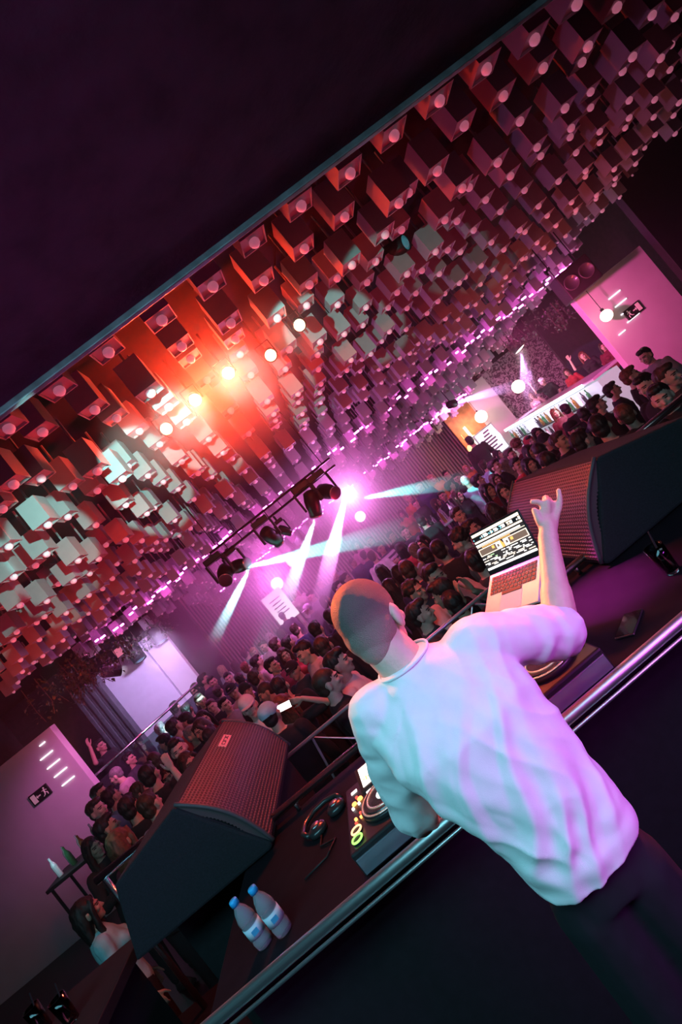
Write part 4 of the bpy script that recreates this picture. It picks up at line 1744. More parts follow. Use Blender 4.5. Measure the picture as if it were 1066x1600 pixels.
def person(loc, yaw, pose, female, hair, hcol, top, label, group=None, scale=1.0, lean=0.0, skin=None, trous='k', logo=False, cat='person'):
    key = (pose, female)
    if key not in PM:
        b, t_, tr, sh = make_meshes(pose, female)
        for m_ in (skins[0], eye_m, lip_m):
            b.materials.append(m_)
        face_paint(b, HEADC)
        t_.materials.append(cloths['k'])
        tr.materials.append(cloths['k'])
        sh.materials.append(shoe_m)
        PM[key] = (b, t_, tr, sh)
    b, t_, tr, sh = PM[key]
    o = bpy.data.objects.new('person', b)
    COL.objects.link(o)
    o.location = loc
    o.rotation_euler = (lean, 0, math.radians(yaw))
    o.scale = (scale,) * 3
    set_mat(o, 0, skin or random.choice(skins[:2]))
    tag(o, label, cat, group)

    def child(nm, me, m_):
        c = bpy.data.objects.new(nm, me)
        COL.objects.link(c)
        c.parent = o
        if not me.materials:
            me.materials.append(m_)
        set_mat(c, 0, m_)
        return c
    child('top', t_, stripe_m if top == 'x' else cloths[top])
    child('trousers', tr, cloths[trous])
    child('shoes', sh, shoe_m)
    if hair in 'sbcl':
        child('hair', HAIR[hair], hairs[hcol])
    elif hair == 'o':
        child('hood', HAIR['o'], cloths[hcol])
        child('hair', HAIR['s'], hairs['k'])
    elif hair == 'k':
        cp = child('cap', CAPM[0], cloths[hcol])
        v = bpy.data.objects.new('visor', CAPM[1])
        COL.objects.link(v)
        v.parent = cp
        if not CAPM[1].materials:
            CAPM[1].materials.append(cloths['k'])
        set_mat(v, 0, cloths[hcol])
        child('hair', HAIR['b'], hairs['k'])
        if logo:
            b_ = BM()
            hc = Vector(HEADC)
            tube(b_, [hc + Vector((-.028 + .008 * i, -.0855 + .003 * abs(i - 3.5), .066 + .014 * math.sin(i / 7 * PI))) for i in range(8)],
                 [.003, .005, .006, .006, .006, .005, .004, .002], 6)
            obj('cap_emblem', b_, mat('emblem_white', (.8, .8, .8), .5), cp)
    elif hair == 'n':
        child('beanie', BEAN[0], cloths[hcol])
        child('hair', HAIR['b'], hairs['k'])
    people.append(o)
    return o


# (px, py of the head centre, yaw, pose, female, hair, hair colour, top, label)
CROWD = [
    # close to the railing, left of the man in white
    (531, 1037, 80, 'd', 0, 's', 'k', 'w', 'man in pale tee with thick black hair in profile, left of the shaved head'),
    (514, 1066, 95, 'd', 0, 'b', 'd', 'k', 'man with shaved sides in a black tank top, in profile before the thin railing'),
    (445, 1102, 165, 'p', 1, 'l', 'r', 'k', 'woman with long reddish hair holding up a lit phone, seen from behind'),
    (476, 1020, -60, 'd', 0, 's', 'k', 'p', 'man with short black hair in a pale pink tee looking down to the left'),
    (459, 1048, -20, 'd', 0, 'k', 'k', 'c', 'man in black cap with white arc emblem and charcoal tee'),
    (427, 1041, 60, 'd', 0, 's', 'k', 'm', 'man with dark hair in maroon top looking down beside the black cap with emblem'),
    (415, 1082, -70, 'd', 0, 'b', 'd', 'k', 'man with buzz cut in black, lit pink, facing left above the left monitor'),
    (386, 1080, 20, 'd', 0, 'n', 'k', 'k', 'person in plain black beanie behind the left monitor'),
    (390, 1105, 10, 'd', 0, 'k', 'w', 'w', 'man in white cap and white tee right behind the left monitor'),
    (424, 1118, 170, 'd', 0, 'k', 'a', 'k', 'person in pale aqua cap seen from behind at the corner of the left monitor'),
    (353, 1102, 40, 'd', 0, 's', 'k', 'g', 'man with dark fringe in grey, peering over the left monitor'),
    (332, 1104, 5, 'd', 0, 's', 'd', 'k', 'man with dark brown hair in black facing us, above the left monitor'),
    (358, 1060, 10, 'd', 0, 's', 'k', 'b', 'young man in navy top with dark hair facing us in the left crowd'),
    (364, 1080, 0, 'd', 0, 'k', 'k', 'w', 'man in black cap with white arc emblem and white tee, left of the black beanie'),
    (347, 1046, 150, 'd', 1, 'l', 'y', 'w', 'blonde woman in white jacket turned away in the left crowd'),
    (385, 1044, 175, 'd', 0, 's', 'r', 'k', 'man with auburn hair in black seen from behind in the left crowd'),
    (403, 1035, 120, 'd', 0, 's', 'k', 'p', 'person with black hair in pale pink near the glaring white patch'),
    (368, 1040, -150, 'd', 1, 'l', 'd', 'g', 'woman with long brown hair in grey in the left crowd'),
    (314, 1095, 30, 'd', 0, 's', 'd', 'k', 'man with brown hair in black, face lit pink, left of the man facing us'),
    (320, 1063, 90, 'd', 0, 's', 'k', 'c', 'man with black hair in charcoal at the corner of the white panels'),
    (294, 1110, 180, 'd', 0, 's', 'k', 'k', 'person with black hair seen from behind below the lilac wall'),
    (291, 1127, -100, 'd', 0, 's', 'k', 'b', 'man with black hair in navy turned left below the lilac wall'),
    (320, 1124, 20, 'd', 1, 'l', 'k', 'm', 'woman with black hair in maroon, face lit red, left of the monitor'),
    (302, 1147, 70, 'd', 0, 'b', 'g', 'k', 'man with grey shaved hair in black in profile left of the monitor'),
    (315, 1140, -30, 'd', 1, 'l', 'd', 'k', 'woman with brown hair in black close to the grille of the left monitor'),
    (274, 1136, 150, 'd', 0, 's', 'k', 'r', 'man with black hair in red, lit pink, below the lilac wall'),
    (253, 1140, 170, 'd', 0, 's', 'g', 't', 'person with grey hair in teal seen from behind under the dark handrail'),
    (258, 1160, -110, 'd', 0, 's', 'k', 'k', 'man with black hair in black turned left, beside the teal top'),
    (220, 1167, 60, 'd', 1, 'l', 'd', 'o', 'woman in orange top, face lit red, by the dark handrail'),
    (203, 1187, 85, 'd', 0, 's', 'k', 'c', 'man with black hair in profile, lit orange, by the dark handrail'),
    (181, 1212, -80, 'd', 0, 'b', 'g', 'p', 'man with shaved grey hair in pink at the left end of the dark handrail'),
    (236, 1212, 175, 'd', 0, 's', 'k', 'k', 'person in black with round black hair seen from behind in the left crowd'),
    (262, 1215, 25, 'h', 1, 'l', 'k', 'k', 'woman in black holding a drink, face lit red, left of the monitor'),
    (297, 1193, 40, 'd', 1, 'l', 'd', 'm', 'woman with brown hair, face lit red, right beside the left monitor'),
    (237, 1258, 165, 'u', 0, 's', 'd', 'w', 'man in white shirt raising one hand, seen from behind, left of the monitor'),
    (158, 1241, 70, 'd', 0, 's', 'k', 'k', 'man with short black hair in black before the left white wall, upper of two'),
    (153, 1266, 75, 'd', 0, 's', 'd', 't', 'bearded man in dark teal tee before the left white wall, lower of two'),
    (147, 1326, 60, 'h', 1, 'l', 'k', 'k', 'woman with black hair in black at the left end of the crowd, holding a bottle'),
    (192, 1316, 160, 'd', 1, 'l', 'r', 'm', 'woman with long red brown hair seen from behind at the left handrail'),
    (205, 1262, 178, 'd', 0, 's', 'k', 'k', 'man in black tee with large pale lettering on the back'),
    (139, 1425, 120, 'd', 1, 'l', 'k', 'a', 'person in pale aqua top at the far left below the handrail'),
    # the middle, towards the back
    (481, 952, -75, 'd', 0, 'k', 'w', 'c', 'man in white cap and charcoal jacket turned left beside the thick beam'),
    (442, 963, 170, 'd', 0, 's', 'k', 'b', 'man in navy seen from behind below the white board'),
    (509, 938, 100, 'd', 1, 'l', 'd', 'p', 'woman with long brown hair in pale pink right of the thick beam'),
    (530, 919, 60, 'd', 0, 's', 'k', 'w', 'man with black hair in white just left of the big shaved head'),
    (541, 906, 90, 'd', 0, 's', 'k', 'p', 'man with black hair in pink above the big shaved head'),
    (526, 904, -20, 'd', 1, 'l', 'y', 'p', 'blonde woman lit violet behind the man in white and pink'),
    (552, 879, 40, 'd', 0, 'b', 'd', 'b', 'man with shaved head in navy above the big shaved head'),
    (570, 868, 150, 'd', 0, 's', 'k', 'b', 'broad man in navy with black hair seen from behind'),
    (597, 893, 165, 'd', 1, 'l', 'k', 'p', 'woman with long black hair in pale pink seen from behind'),
    (612, 918, 150, 'd', 1, 'l', 'k', 'k', 'woman with long black hair in black right above the big shaved head'),
    (595, 857, 20, 'h', 0, 's', 'k', 'x', 'person in striped jumper below the teal beam'),
    (583, 870, 160, 'd', 0, 's', 'd', 'w', 'man in white tee seen from behind next to the striped jumper'),
    (487, 932, -40, 'd', 0, 's', 'd', 'g', 'person in grey left of the thick beam at the back'),
    (459, 926, 0, 'd', 1, 'l', 'y', 'p', 'fair woman lit pink before the slatted wall'),
    (440, 990, 175, 'd', 1, 'l', 'd', 'p', 'woman with long brown hair lit bright magenta, from behind'),
    (422, 996, 30, 'd', 1, 'l', 'w', 'w', 'fair woman lit glaring white in the left middle'),
    (398, 1020, 10, 'd', 0, 's', 'y', 'w', 'fair man in white in the glaring white patch'),
    (432, 1008, 140, 'd', 0, 's', 'd', 'k', 'man in black with dark hair beside the glaring white patch'),
    (627, 857, 165, 'd', 1, 'l', 'k', 'r', 'woman in red top with long black hair seen from behind'),
    (651, 862, 160, 'd', 0, 's', 'g', 'g', 'person with grey hair in grey seen from behind, beside the red top'),
    (661, 848, -60, 'd', 1, 'l', 'k', 'k', 'woman in black with pale face in profile, beside the grey hair'),
    (651, 925, 40, 'd', 0, 'c', 'd', 'c', 'young man with curly brown hair right of the big shaved head'),
    (659, 960, 75, 'd', 0, 's', 'k', 'c', 'man with black hair looking up, just above the shoulder of the man in white'),
    (682, 903, 15, 'c', 0, 's', 'k', 'p', 'person with glasses clapping hands beside the curly haired man'),
    (712, 945, 178, 'd', 0, 's', 'k', 'k', 'person in black with round dark hair seen from behind at the railing'),
    (720, 846, -120, 'd', 0, 'c', 'k', 't', 'person with curly black hair in dark teal left of the laptop'),
    (746, 878, 160, 'd', 0, 's', 'k', 'c', 'person in charcoal half hidden behind the laptop screen'),
    (772, 800, 175, 'd', 1, 'l', 'k', 't', 'person with dark hair lit teal above the laptop screen'),
    (748, 752, 80, 'd', 0, 's', 'k', 'a', 'man in pale aqua shirt caught by the teal beam'),
    (728, 752, 170, 'd', 0, 'b', 'w', 'a', 'person with bleached hair glaring in the teal beam'),
    (775, 750, 10, 'd', 1, 'l', 'd', 'k', 'smiling woman with long brown hair at the corner of the right monitor'),
    (763, 767, 25, 'd', 1, 'l', 'k', 'm', 'woman with black hair in maroon beside the man in aqua'),
    (788, 768, -20, 'h', 1, 'l', 'k', 'k', 'woman in black with black hair touching the edge of the right monitor'),
    (704, 760, 100, 'd', 0, 's', 'd', 'p', 'man in pink with brown hair left of the teal lit man'),
    (692, 775, -30, 'd', 0, 's', 'd', 'k', 'man in black with brown hair behind the bottle table'),
    (665, 775, 20, 'd', 0, 's', 'k', 'm', 'man in maroon behind the bottle table'),
    (682, 786, 60, 'd', 1, 'l', 'd', 'g', 'woman in grey with brown hair by the bottle table'),
    (650, 788, 0, 'd', 0, 's', 'k', 'k', 'man in black with black hair left of the bottle table'),
    (628, 804, -20, 'd', 1, 'l', 'd', 'r', 'woman in red with brown hair before the slatted wall'),
    (638, 778, 10, 'd', 0, 's', 'y', 'o', 'fair haired person lit orange at the slatted wall'),
    (675, 749, 0, 'd', 1, 'l', 'y', 'o', 'blonde woman lit orange at the slatted wall'),
    (738, 718, -40, 'd', 0, 'b', 'd', 'p', 'shaved man in pink before the doorway'),
    (729, 733, 0, 'd', 1, 'l', 'y', 'o', 'blonde woman in orange before the doorway'),
    (757, 727, 140, 'd', 0, 's', 'd', 'a', 'person in aqua beside the white poster stand'),
    (735, 690, 175, 'd', 0, 's', 'k', 'k', 'person in black seen from behind in the lit doorway'),
    # the right, before the bar
    (779, 711, 30, 'd', 1, 'l', 'k', 'p', 'woman in pink left of the red curls'),
    (790, 726, 160, 'd', 1, 'l', 'g', 'g', 'woman with grey hair seen from behind left of the red face'),
    (809, 697, 170, 'd', 0, 'c', 'r', 'm', 'person with red curls seen from behind under the bar'),
    (809, 727, 10, 'd', 0, 's', 'k', 'r', 'man in red, face lit red, behind the right monitor'),
    (829, 690, 0, 'd', 1, 'o', 'r', 'r', 'person in red hood under the bar'),
    (829, 706, 15, 'd', 1, 'l', 'k', 'k', 'woman with black hair in black, upper of two faces above the right monitor'),
    (828, 727, 10, 'd', 1, 'l', 'k', 'c', 'woman with black hair in charcoal, lower of two faces above the right monitor'),
    (841, 678, -10, 'd', 1, 'l', 'k', 'm', 'woman in maroon half hidden by the ribbed black beanie'),
    (855, 689, 20, 'd', 0, 'n', 'k', 'k', 'man in black beanie and black jacket staring up at us'),
    (858, 724, 175, 'd', 0, 's', 'k', 'c', 'person with black hair seen from behind just over the right monitor'),
    (868, 646, -10, 'd', 1, 'l', 'r', 'm', 'woman with auburn hair before the bottles of the bar'),
    (885, 641, 165, 'd', 0, 's', 'k', 'k', 'person in black seen from behind before the bar'),
    (897, 670, 0, 'd', 0, 'k', 'k', 'k', 'man in plain black cap and black jacket looking up, left of the near curly head'),
    (934, 633, 70, 'd', 0, 's', 'k', 'k', 'man with black hair in black in profile at the right end of the bar'),
    (979, 650, 150, 'd', 0, 's', 'r', 'k', 'man with tousled auburn hair in black beside the right handrail, seen from behind'),
    (1009, 557, -70, 'd', 0, 's', 'k', 'g', 'man in grey tee with black hair before the right white wall'),
    (987, 588, 60, 'd', 0, 's', 'r', 'k', 'man with auburn hair in black leaning to another under the right white wall'),
    (1010, 603, -70, 'd', 0, 's', 'k', 'k', 'man with black hair in black, face lit red, under the right white wall'),
    (1040, 676, 160, 'd', 0, 's', 'k', 't', 'person in dark teal behind the right handrail'),
]

FILL = [
    (176, 1246, 150, 'd', 0, 's', 'k', 'g', 'man in grey seen from behind, between the bearded man and the lettered tee'),
    (171, 1296, 120, 'd', 0, 's', 'k', 'k', 'man in black turned away above the long red brown hair'),
    (222, 1236, 100, 'd', 1, 'l', 'd', 'b', 'woman in navy beside the lettered black tee'),
    (245, 1192, -150, 'd', 0, 's', 'd', 'k', 'man in black with brown hair seen from behind under the teal top'),
    (280, 1172, 20, 'd', 0, 's', 'k', 'c', 'man in charcoal between the red shirt and the grey shaved head'),
    (333, 1150, 160, 'd', 0, 's', 'k', 'k', 'man in black from behind, right beside the grille top of the left monitor'),
    (275, 1106, 170, 'd', 0, 's', 'k', 'b', 'man in navy from behind, against the lilac wall'),
    (306, 1078, -20, 'd', 1, 'l', 'd', 'm', 'woman in maroon below the end of the dark handrail'),
    (333, 1066, 30, 'd', 0, 's', 'k', 'k', 'man in black behind the blonde woman in white jacket'),
    (342, 1081, 175, 'd', 0, 's', 'd', 'c', 'man in charcoal from behind, left of the navy young man'),
    (376, 1062, -160, 'd', 0, 's', 'k', 'k', 'man in black from behind, right of the navy young man'),
    (402, 1060, 150, 'd', 0, 's', 'd', 'b', 'man in navy from behind, above the shaved man lit pink'),
    (440, 1074, 175, 'd', 0, 's', 'k', 'k', 'person in black from behind, left of the reddish haired woman'),
    (445, 1024, 20, 'd', 1, 'l', 'd', 'r', 'woman in red behind the cap with emblem'),
    (412, 1010, -30, 'd', 0, 's', 'd', 'p', 'man in pink just behind the glaring white patch'),
    (384, 1022, 160, 'd', 0, 's', 'k', 'b', 'man in navy from behind, left of the glaring white patch'),
    (452, 1006, 140, 'd', 0, 's', 'k', 'k', 'man in black from behind, above the pale pink tee'),
    (463, 985, 170, 'd', 0, 's', 'd', 'b', 'man in navy from behind, under the white cap'),
    (496, 985, 165, 'd', 0, 's', 'k', 'k', 'man in black from behind, right of the charcoal jacket'),
    (508, 1012, 170, 'd', 0, 's', 'd', 'k', 'man in black from behind, just above the thick haired man'),
    (518, 965, 175, 'd', 0, 's', 'k', 'b', 'man in navy from behind, touching the big shaved head on its left'),
    (500, 912, -20, 'd', 0, 's', 'k', 'b', 'man in navy at the back, right of the white lit board'),
    (519, 890, 30, 'd', 0, 's', 'd', 'g', 'man in grey at the back, right of the thick beam'),
    (556, 852, 10, 'd', 1, 'l', 'k', 'p', 'woman in pale pink at the back, above the broad navy man'),
    (578, 845, -10, 'd', 0, 's', 'k', 'b', 'man in navy at the back, left of the striped jumper'),
    (612, 838, 30, 'd', 0, 's', 'k', 'k', 'man in black at the back, right of the striped jumper'),
    (633, 832, 0, 'd', 0, 's', 'd', 'c', 'man in charcoal at the back, above the red top'),
    (668, 872, 175, 'd', 0, 's', 'k', 'k', 'man in black from behind, under the pale face in profile'),
    (690, 862, 160, 'd', 0, 's', 'k', 'k', 'man in black from behind, left of the dark teal top'),
    (640, 893, 170, 'd', 0, 's', 'd', 'b', 'man in navy from behind, above the curly brown hair'),
    (625, 895, 150, 'd', 1, 'l', 'k', 'c', 'woman in charcoal from behind, left of the curly brown hair'),
    (690, 925, -120, 'd', 0, 's', 'k', 'k', 'man in black turned away, right of the upward looking man'),
    (737, 828, 60, 'd', 0, 's', 'k', 'k', 'man in black right of the dark teal curls'),
    (717, 806, 20, 'd', 0, 's', 'd', 'k', 'man in black right of the bottles on the high table'),
    (660, 815, 170, 'd', 0, 's', 'k', 'k', 'man in black from behind, left of the bottles on the high table'),
    (716, 775, 30, 'd', 1, 'l', 'd', 'k', 'woman in black below the bleached glaring head'),
    (655, 760, -20, 'd', 0, 's', 'k', 'b', 'man in navy between the two orange lit fair heads'),
    (698, 742, 10, 'd', 0, 's', 'k', 'k', 'man in black right of the orange lit blonde woman'),
    (715, 748, -30, 'd', 0, 's', 'd', 'c', 'man in charcoal left of the bleached glaring head'),
    (775, 730, 40, 'd', 0, 's', 'k', 'k', 'man in black under the pink woman by the poster'),
    (800, 712, 20, 'd', 0, 's', 'd', 'c', 'man in charcoal under the red curls'),
    (845, 706, 170, 'd', 0, 's', 'k', 'k', 'man in black from behind, between hood faces and ribbed beanie'),
    (876, 690, 30, 'd', 0, 's', 'd', 'k', 'man in black with brown hair between beanie and plain black cap'),
    (915, 650, 160, 'd', 0, 's', 'k', 'b', 'man in navy from behind, right of the plain black cap'),
    (912, 690, 100, 'd', 0, 's', 'k', 'k', 'man in black in profile under the plain black cap'),
    (940, 668, 140, 'd', 0, 's', 'k', 'k', 'man in black from behind, left of the tousled auburn hair'),
    (958, 610, 60, 'd', 0, 's', 'k', 'k', 'man in black beside the near end of the bar'),
    (1035, 622, -40, 'd', 0, 's', 'k', 'k', 'man in black at the right edge above the right handrail'),
    (1045, 590, 20, 'd', 0, 's', 'd', 'c', 'man in charcoal at the right edge under the grey tee'),
]
CROWD += FILL
placed = []
for (px, py, yaw, pose, fem, hair, hc, top, lab) in CROWD:
    s = random.uniform(1.0, 1.08) if not fem else random.uniform(.96, 1.02)
    hz = HEADC[2] * s + (0.07 if px < 330 else 0.0) * s
    if px < 330:
        s *= 1.05
        hz = HEADC[2] * s
    P = PZ(px, py, hz)
    if P.y < 4.15:
        P = PT(px, py, 4.15)
        s = P.z / HEADC[2]
    if px < 340 and P.y > 11.0:
        P = PT(px, py, 11.0)
        s = P.z / HEADC[2]
    if P.y > 15.3:
        P = PT(px, py, 15.3 - random.uniform(0, .8))
        s = P.z / HEADC[2]
    d = ray(px, py)
    d.z = 0
    d.normalize()
    yr = math.radians(yaw)
    for it in range(30):              # step back or forth until nobody stands in anybody
        foot = Vector((P.x - (.022 * math.sin(yr)) * s, P.y + .022 * math.cos(yr) * s, 0))
        near = [q for q in placed if (q - foot).length < .36]
        if not near:
            break
        q = min(near, key=lambda q: (q - foot).length)
        st = .10 if foot.dot(d) >= q.dot(d) else -.10
        if P.y + st < 4.1:
            st = .14
        P = PT(px, py, P.y + st)
        s = P.z / HEADC[2]
    placed.append(foot)
    o = person(foot, yaw, pose, fem, hair, hc, top, lab, scale=s, logo='emblem' in lab)
    if 'lettering' in lab:
        cu = bpy.data.curves.new('t', 'FONT')
        cu.body = 'CULTURE'
        cu.size = 0.085
        cu.align_x = 'CENTER'
        cu.extrude = 0.002
        to = bpy.data.objects.new('t', cu)
        COL.objects.link(to)
        dg = bpy.context.evaluated_depsgraph_get()
        me = bpy.data.meshes.new_from_object(to.evaluated_get(dg))
        bpy.data.objects.remove(to)
        me.transform(Matrix.Translation((0, .135, 1.22)) @ Matrix.Rotation(PI, 4, 'Z') @ Matrix.Rotation(PI / 2, 4, 'X'))
        pr_m = mat('pale_print', (0.5, 0.55, 0.55), 0.7)
        link_mesh('shirt_lettering', me, pr_m, o)
        bm = BM()
        tube(bm, [(.045 * math.cos(a), .137, 1.36 + .022 * math.sin(a)) for a in [2 * PI * k / 20 for k in range(20)]], .004, 6, closed=True)
        box(bm, (0, .135, 1.36), (.05, .006, .012))
        for sx in (-.085, .085):
            for k in range(3):
                box(bm, (sx, .135, 1.335), (.028, .005, .006), rot=Matrix.Rotation(k * PI / 3, 3, 'Y'))
        obj('shirt_emblem', bm, pr_m, o)

# phone held up by the woman with reddish hair
for o in people:
    if 'lit phone' in o['label']:
        bpy.context.view_layer.update()
        M4 = Matrix.Translation(o.location) @ o.rotation_euler.to_matrix().to_4x4() @ Matrix.Diagonal((*o.scale, 1))
        hp = M4 @ Vector((-.085, .155, 1.66))
        t = empty('smartphone', hp, label='lit smartphone held up in the hand of the reddish haired woman', cat='phone')
        dn = (CAM - hp).normalized()
        ax = ray(467 + 20, 1089 - 10) - ray(467, 1089)
        ax = (ax - dn * ax.dot(dn)).normalized()
        ay = dn.cross(ax)
        rm = Matrix((ax, ay, dn)).transposed()
        bm = BM()
        box(bm, (0, 0, 0), (.15, .073, .008), rot=rm)
        obj('body', bm, black, t, bevel=.002)
        bm = BM()
        box(bm, dn * .0046, (.138, .064, .001), rot=rm)
        obj('screen', bm, glow('phone_screen', (1, .93, .85), 3.5), t)
        break

# ================================================================== the man in the white tee
def D_(px, py, y):
    return PT(px, py, y)


headc = PT(583, 972, 1.36)
HR = Matrix.Rotation(math.radians(180 - 28), 3, 'Z') @ Matrix.Rotation(math.radians(10), 3, 'X')
HR = Matrix.Rotation(math.radians(4), 3, 'Y') @ HR
neckb = Vector((-.045, 1.30, CAMZ - .40))
hipz = CAMZ - .865
shR, shL = Vector((.135, 1.30, CAMZ - .455)), Vector((-.190, 1.31, CAMZ - .425))
elR = PT(878, 985, 1.40)
wrR = PT(856, 838, 1.50)
elL = Vector((-.285, 1.42, CAMZ - .755))
wrL = Vector((-.14, 1.66, CAMZ - .76))
hipL, hipR = Vector((-.055, 1.19, hipz - .15)), Vector((.065, 1.19, hipz - .15))


def djtorso(bm, g=0.0, low=0.0):
    loft(bm, [((.008, 1.19, hipz - .03 - low), .128 + g, .100 + g, .12), ((.008, 1.195, hipz + .04), .131 + g, .104 + g, .12), ((.002, 1.205, CAMZ - .75), .136 + g, .106 + g, .1),
              ((-.015, 1.225, CAMZ - .66), .165 + g, .118 + g, .05), ((-.03, 1.255, CAMZ - .54), .185 + g, .122 + g), ((-.035, 1.285, CAMZ - .465), .180 + g, .100 + g),
              ((-.04, 1.30, CAMZ - .415), .125 + g, .076 + g), ((-.045, 1.305, CAMZ - .385), .070 + g, .062 + g)], 96, sq=2.15)


bm = BM()
djtorso(bm, -.022)
tube(bm, [neckb + Vector((0, 0, -.03)), headc + HR @ Vector((0, .02, -.05))], [.064, .060], 18)
head_shape(bm, headc, HR)
limb(bm, [shR, elR, wrR], [.056, .046, .028], 16)
limb(bm, [elR.lerp(wrR, .18), elR.lerp(wrR, .4)], [.047, .043], 14)
limb(bm, [shL, elL, wrL], [.056, .045, .028], 16)
limb(bm, [elL.lerp(wrL, .18), elL.lerp(wrL, .4)], [.046, .042], 14)
hand_shape(bm, wrL, wrL - elL + Vector((.02, .08, -.05)), (0, 0, -1), .25, side=-1)
# raised right hand: palm, then thumb, index, middle, ring and little finger, each its own bent chain
hy = 1.515
palm_k = [PT(850, 806, hy), PT(856, 803, hy + .004), PT(862, 804, hy + .006), PT(868, 809, hy + .004)]
for k in palm_k:
    limb(bm, [wrR, wrR.lerp(k, .55), k], [.024, .019, .0125], 10)
limb(bm, [wrR + Vector((0, 0, -.005)), wrR.lerp(palm_k[1], .5)], [.029, .024], 12)
fing = [
    ([(851, 826, hy), (843, 814, hy - .006), (838, 803, hy), (835, 797, hy + .006)], [.0155, .0125, .0105, .0090]),      # thumb
    ([(850, 806, hy), (849, 789, hy + .002), (840, 784, hy + .004), (832, 784, hy + .006)], [.0118, .0102, .0095, .0085]),    # index
    ([(856, 803, hy), (855, 785, hy - .004), (853, 778, hy + .022), (851, 783, hy + .045)], [.0122, .0112, .0105, .0090]),   # middle
    ([(862, 804, hy + .004), (861, 788, hy + .004), (858, 781, hy + .028), (856, 789, hy + .045)], [.0118, .0108, .0098, .0086]),  # ring
    ([(868, 809, hy), (874, 793, hy), (875, 779, hy), (873, 766, hy + .002)], [.0118, .0100, .0092, .0078])]            # little
for pts, rad in fing:
    limb(bm, [PT(*p) for p in pts], rad, 10)
for h, kx in ((hipL, -.08), (hipR, .09)):
    limb(bm, [h, (kx, 1.20, STZ + .48), (kx, 1.16, STZ + .10)], [.070, .055, .042], 14)
    limb(bm, [(kx, 1.15, STZ + .05), (kx + .02, 1.30, STZ + .04)], [.042, .034], 10)
me = remesh(bm, .0045, 3)
dj = link_mesh('person', me, [mat('skin_fair', (0.66, 0.43, 0.35), 0.48, nz=0.07, nscale=40, bump=.12, bscale=160), eye_m, lip_m])
face_paint(me, headc, HR)
tag(dj, 'man in white tee with shaved head and one raised hand at the decks', 'person')

# buzz cut: a thin cap that follows the skull
bm = BM()
for p, r in (((0, .018, .036), (.0795, .0985, .0885)), ((0, .040, -.012), (.073, .068, .070)), ((0, .052, -.050), (.050, .046, .05))):
    ball(bm, headc + HR @ Vector(p), r, seg=28, rot=HR)
hm = remesh(bm, .005, 2)
hair_m = mat('buzz_cut', (0.20, 0.14, 0.13), 0.6, nz=0.0, bump=0.6, bscale=420)
nt = hair_m.node_tree
tc = nt.nodes.new('ShaderNodeTexCoord')
sp = nt.nodes.new('ShaderNodeSeparateXYZ')
mr = nt.nodes.new('ShaderNodeMapRange')
mr.inputs['From Min'].default_value = headc.z - .10
mr.inputs['From Max'].default_value = headc.z + .055
rp = nt.nodes.new('ShaderNodeValToRGB')
rp.color_ramp.elements[0].color = (0.56, 0.365, 0.30, 1)
rp.color_ramp.elements[1].color = (0.15, 0.10, 0.095, 1)
nt.links.new(tc.outputs['Object'], sp.inputs[0])
nt.links.new(sp.outputs['Z'], mr.inputs['Value'])
nt.links.new(mr.outputs[0], rp.inputs['Fac'])
nt.links.new(rp.outputs['Color'], nt.nodes['Principled BSDF'].inputs['Base Color'])
link_mesh('hair', hm, hair_m, dj)

# white tee
bm = BM()
djtorso(bm, .017, .03)
slR = shR.lerp(elR, .93)
slL = shL.lerp(elL, .90)
limb(bm, [shR + Vector((-.06, 0, -.01)), shR + Vector((-.01, 0, 0)), shR.lerp(slR, .5), slR], [.078, .079, .076, .075], 20)
limb(bm, [shL + Vector((.07, 0, -.02)), shL + Vector((.01, 0, 0)), shL.lerp(slL, .5), slL], [.076, .074, .069, .066], 20)
limb(bm, [shL + Vector((.06, -.01, -.10)), slL.lerp(shL, .3) + Vector((.03, -.01, 0))], [.070, .052], 18)
loft(bm, [((-.045, 1.305, CAMZ - .40), .085, .078), ((-.045, 1.308, CAMZ - .365), .076, .072)], 24)
tm = remesh(bm, .0055, 14)


def fold(p):
    z = CAMZ - p.z
    low = min(1, max(0, (z - .42) / .35))
    # folds that hang from the shoulders and run diagonally down the back
    wv = noise.noise(Vector((p.x * 5, p.y * 5, z * 5 + 2)))
    q = Vector((p.x + (z - .5) * .42 + wv * .035, p.y, 0))
    f1 = noise.noise(Vector((q.x * 15 + 3, p.y * 5, z * 1.8)))
    f1 = .5 - min(1.0, math.sqrt(f1 * f1 + .012) * 2.0)
    f2 = noise.noise(Vector(((p.x - (z - .5) * .6 + wv * .03) * 17, p.y * 6, z * 3.6 + 9)))
    f2 = .4 - abs(f2) * 1.7
    d = .017 * f1 * (.2 + low) + .010 * f2 * (.15 + low)
    if z > .82:
        d *= max(.35, 1 - (z - .82) / .09)
    if z > .74:
        d += .007 * noise.noise(Vector((p.x * 9, p.y * 9, z * 24 + 4))) * min(1, (z - .74) / .1)
    for s_, e_ in ((shR, slR), (shL, slL)):          # creases round the sleeves and armpits
        ln = (e_ - s_)
        t_ = (p - s_).dot(ln) / ln.length_squared
        rad = (p - s_ - ln * t_).length
        if -.2 < t_ < 1.1 and rad < .12:
            d = d * .6 + .0032 * math.sin(t_ * 12 + noise.noise(p * 10) * 7) * max(0, 1 - abs(t_ - .45) / .9)
    return max(d, -.013)


displace(tm, fold)
tee = link_mesh('t_shirt', tm, mat('white_cotton', (0.80, 0.79, 0.80), 0.92, nz=0.05, nscale=20, bump=0.10, bscale=500), dj)
bm = BM()
tube(bm, [Vector((-.045, 1.306, CAMZ - .366)) + Vector((.0755 * math.cos(a), .0715 * math.sin(a), .004 * math.sin(a))) for a in [2 * PI * k / 40 for k in range(40)]],
     .0042, 8, closed=True)
obj('collar', bm, MATS['white_cotton'], tee, smooth=True)
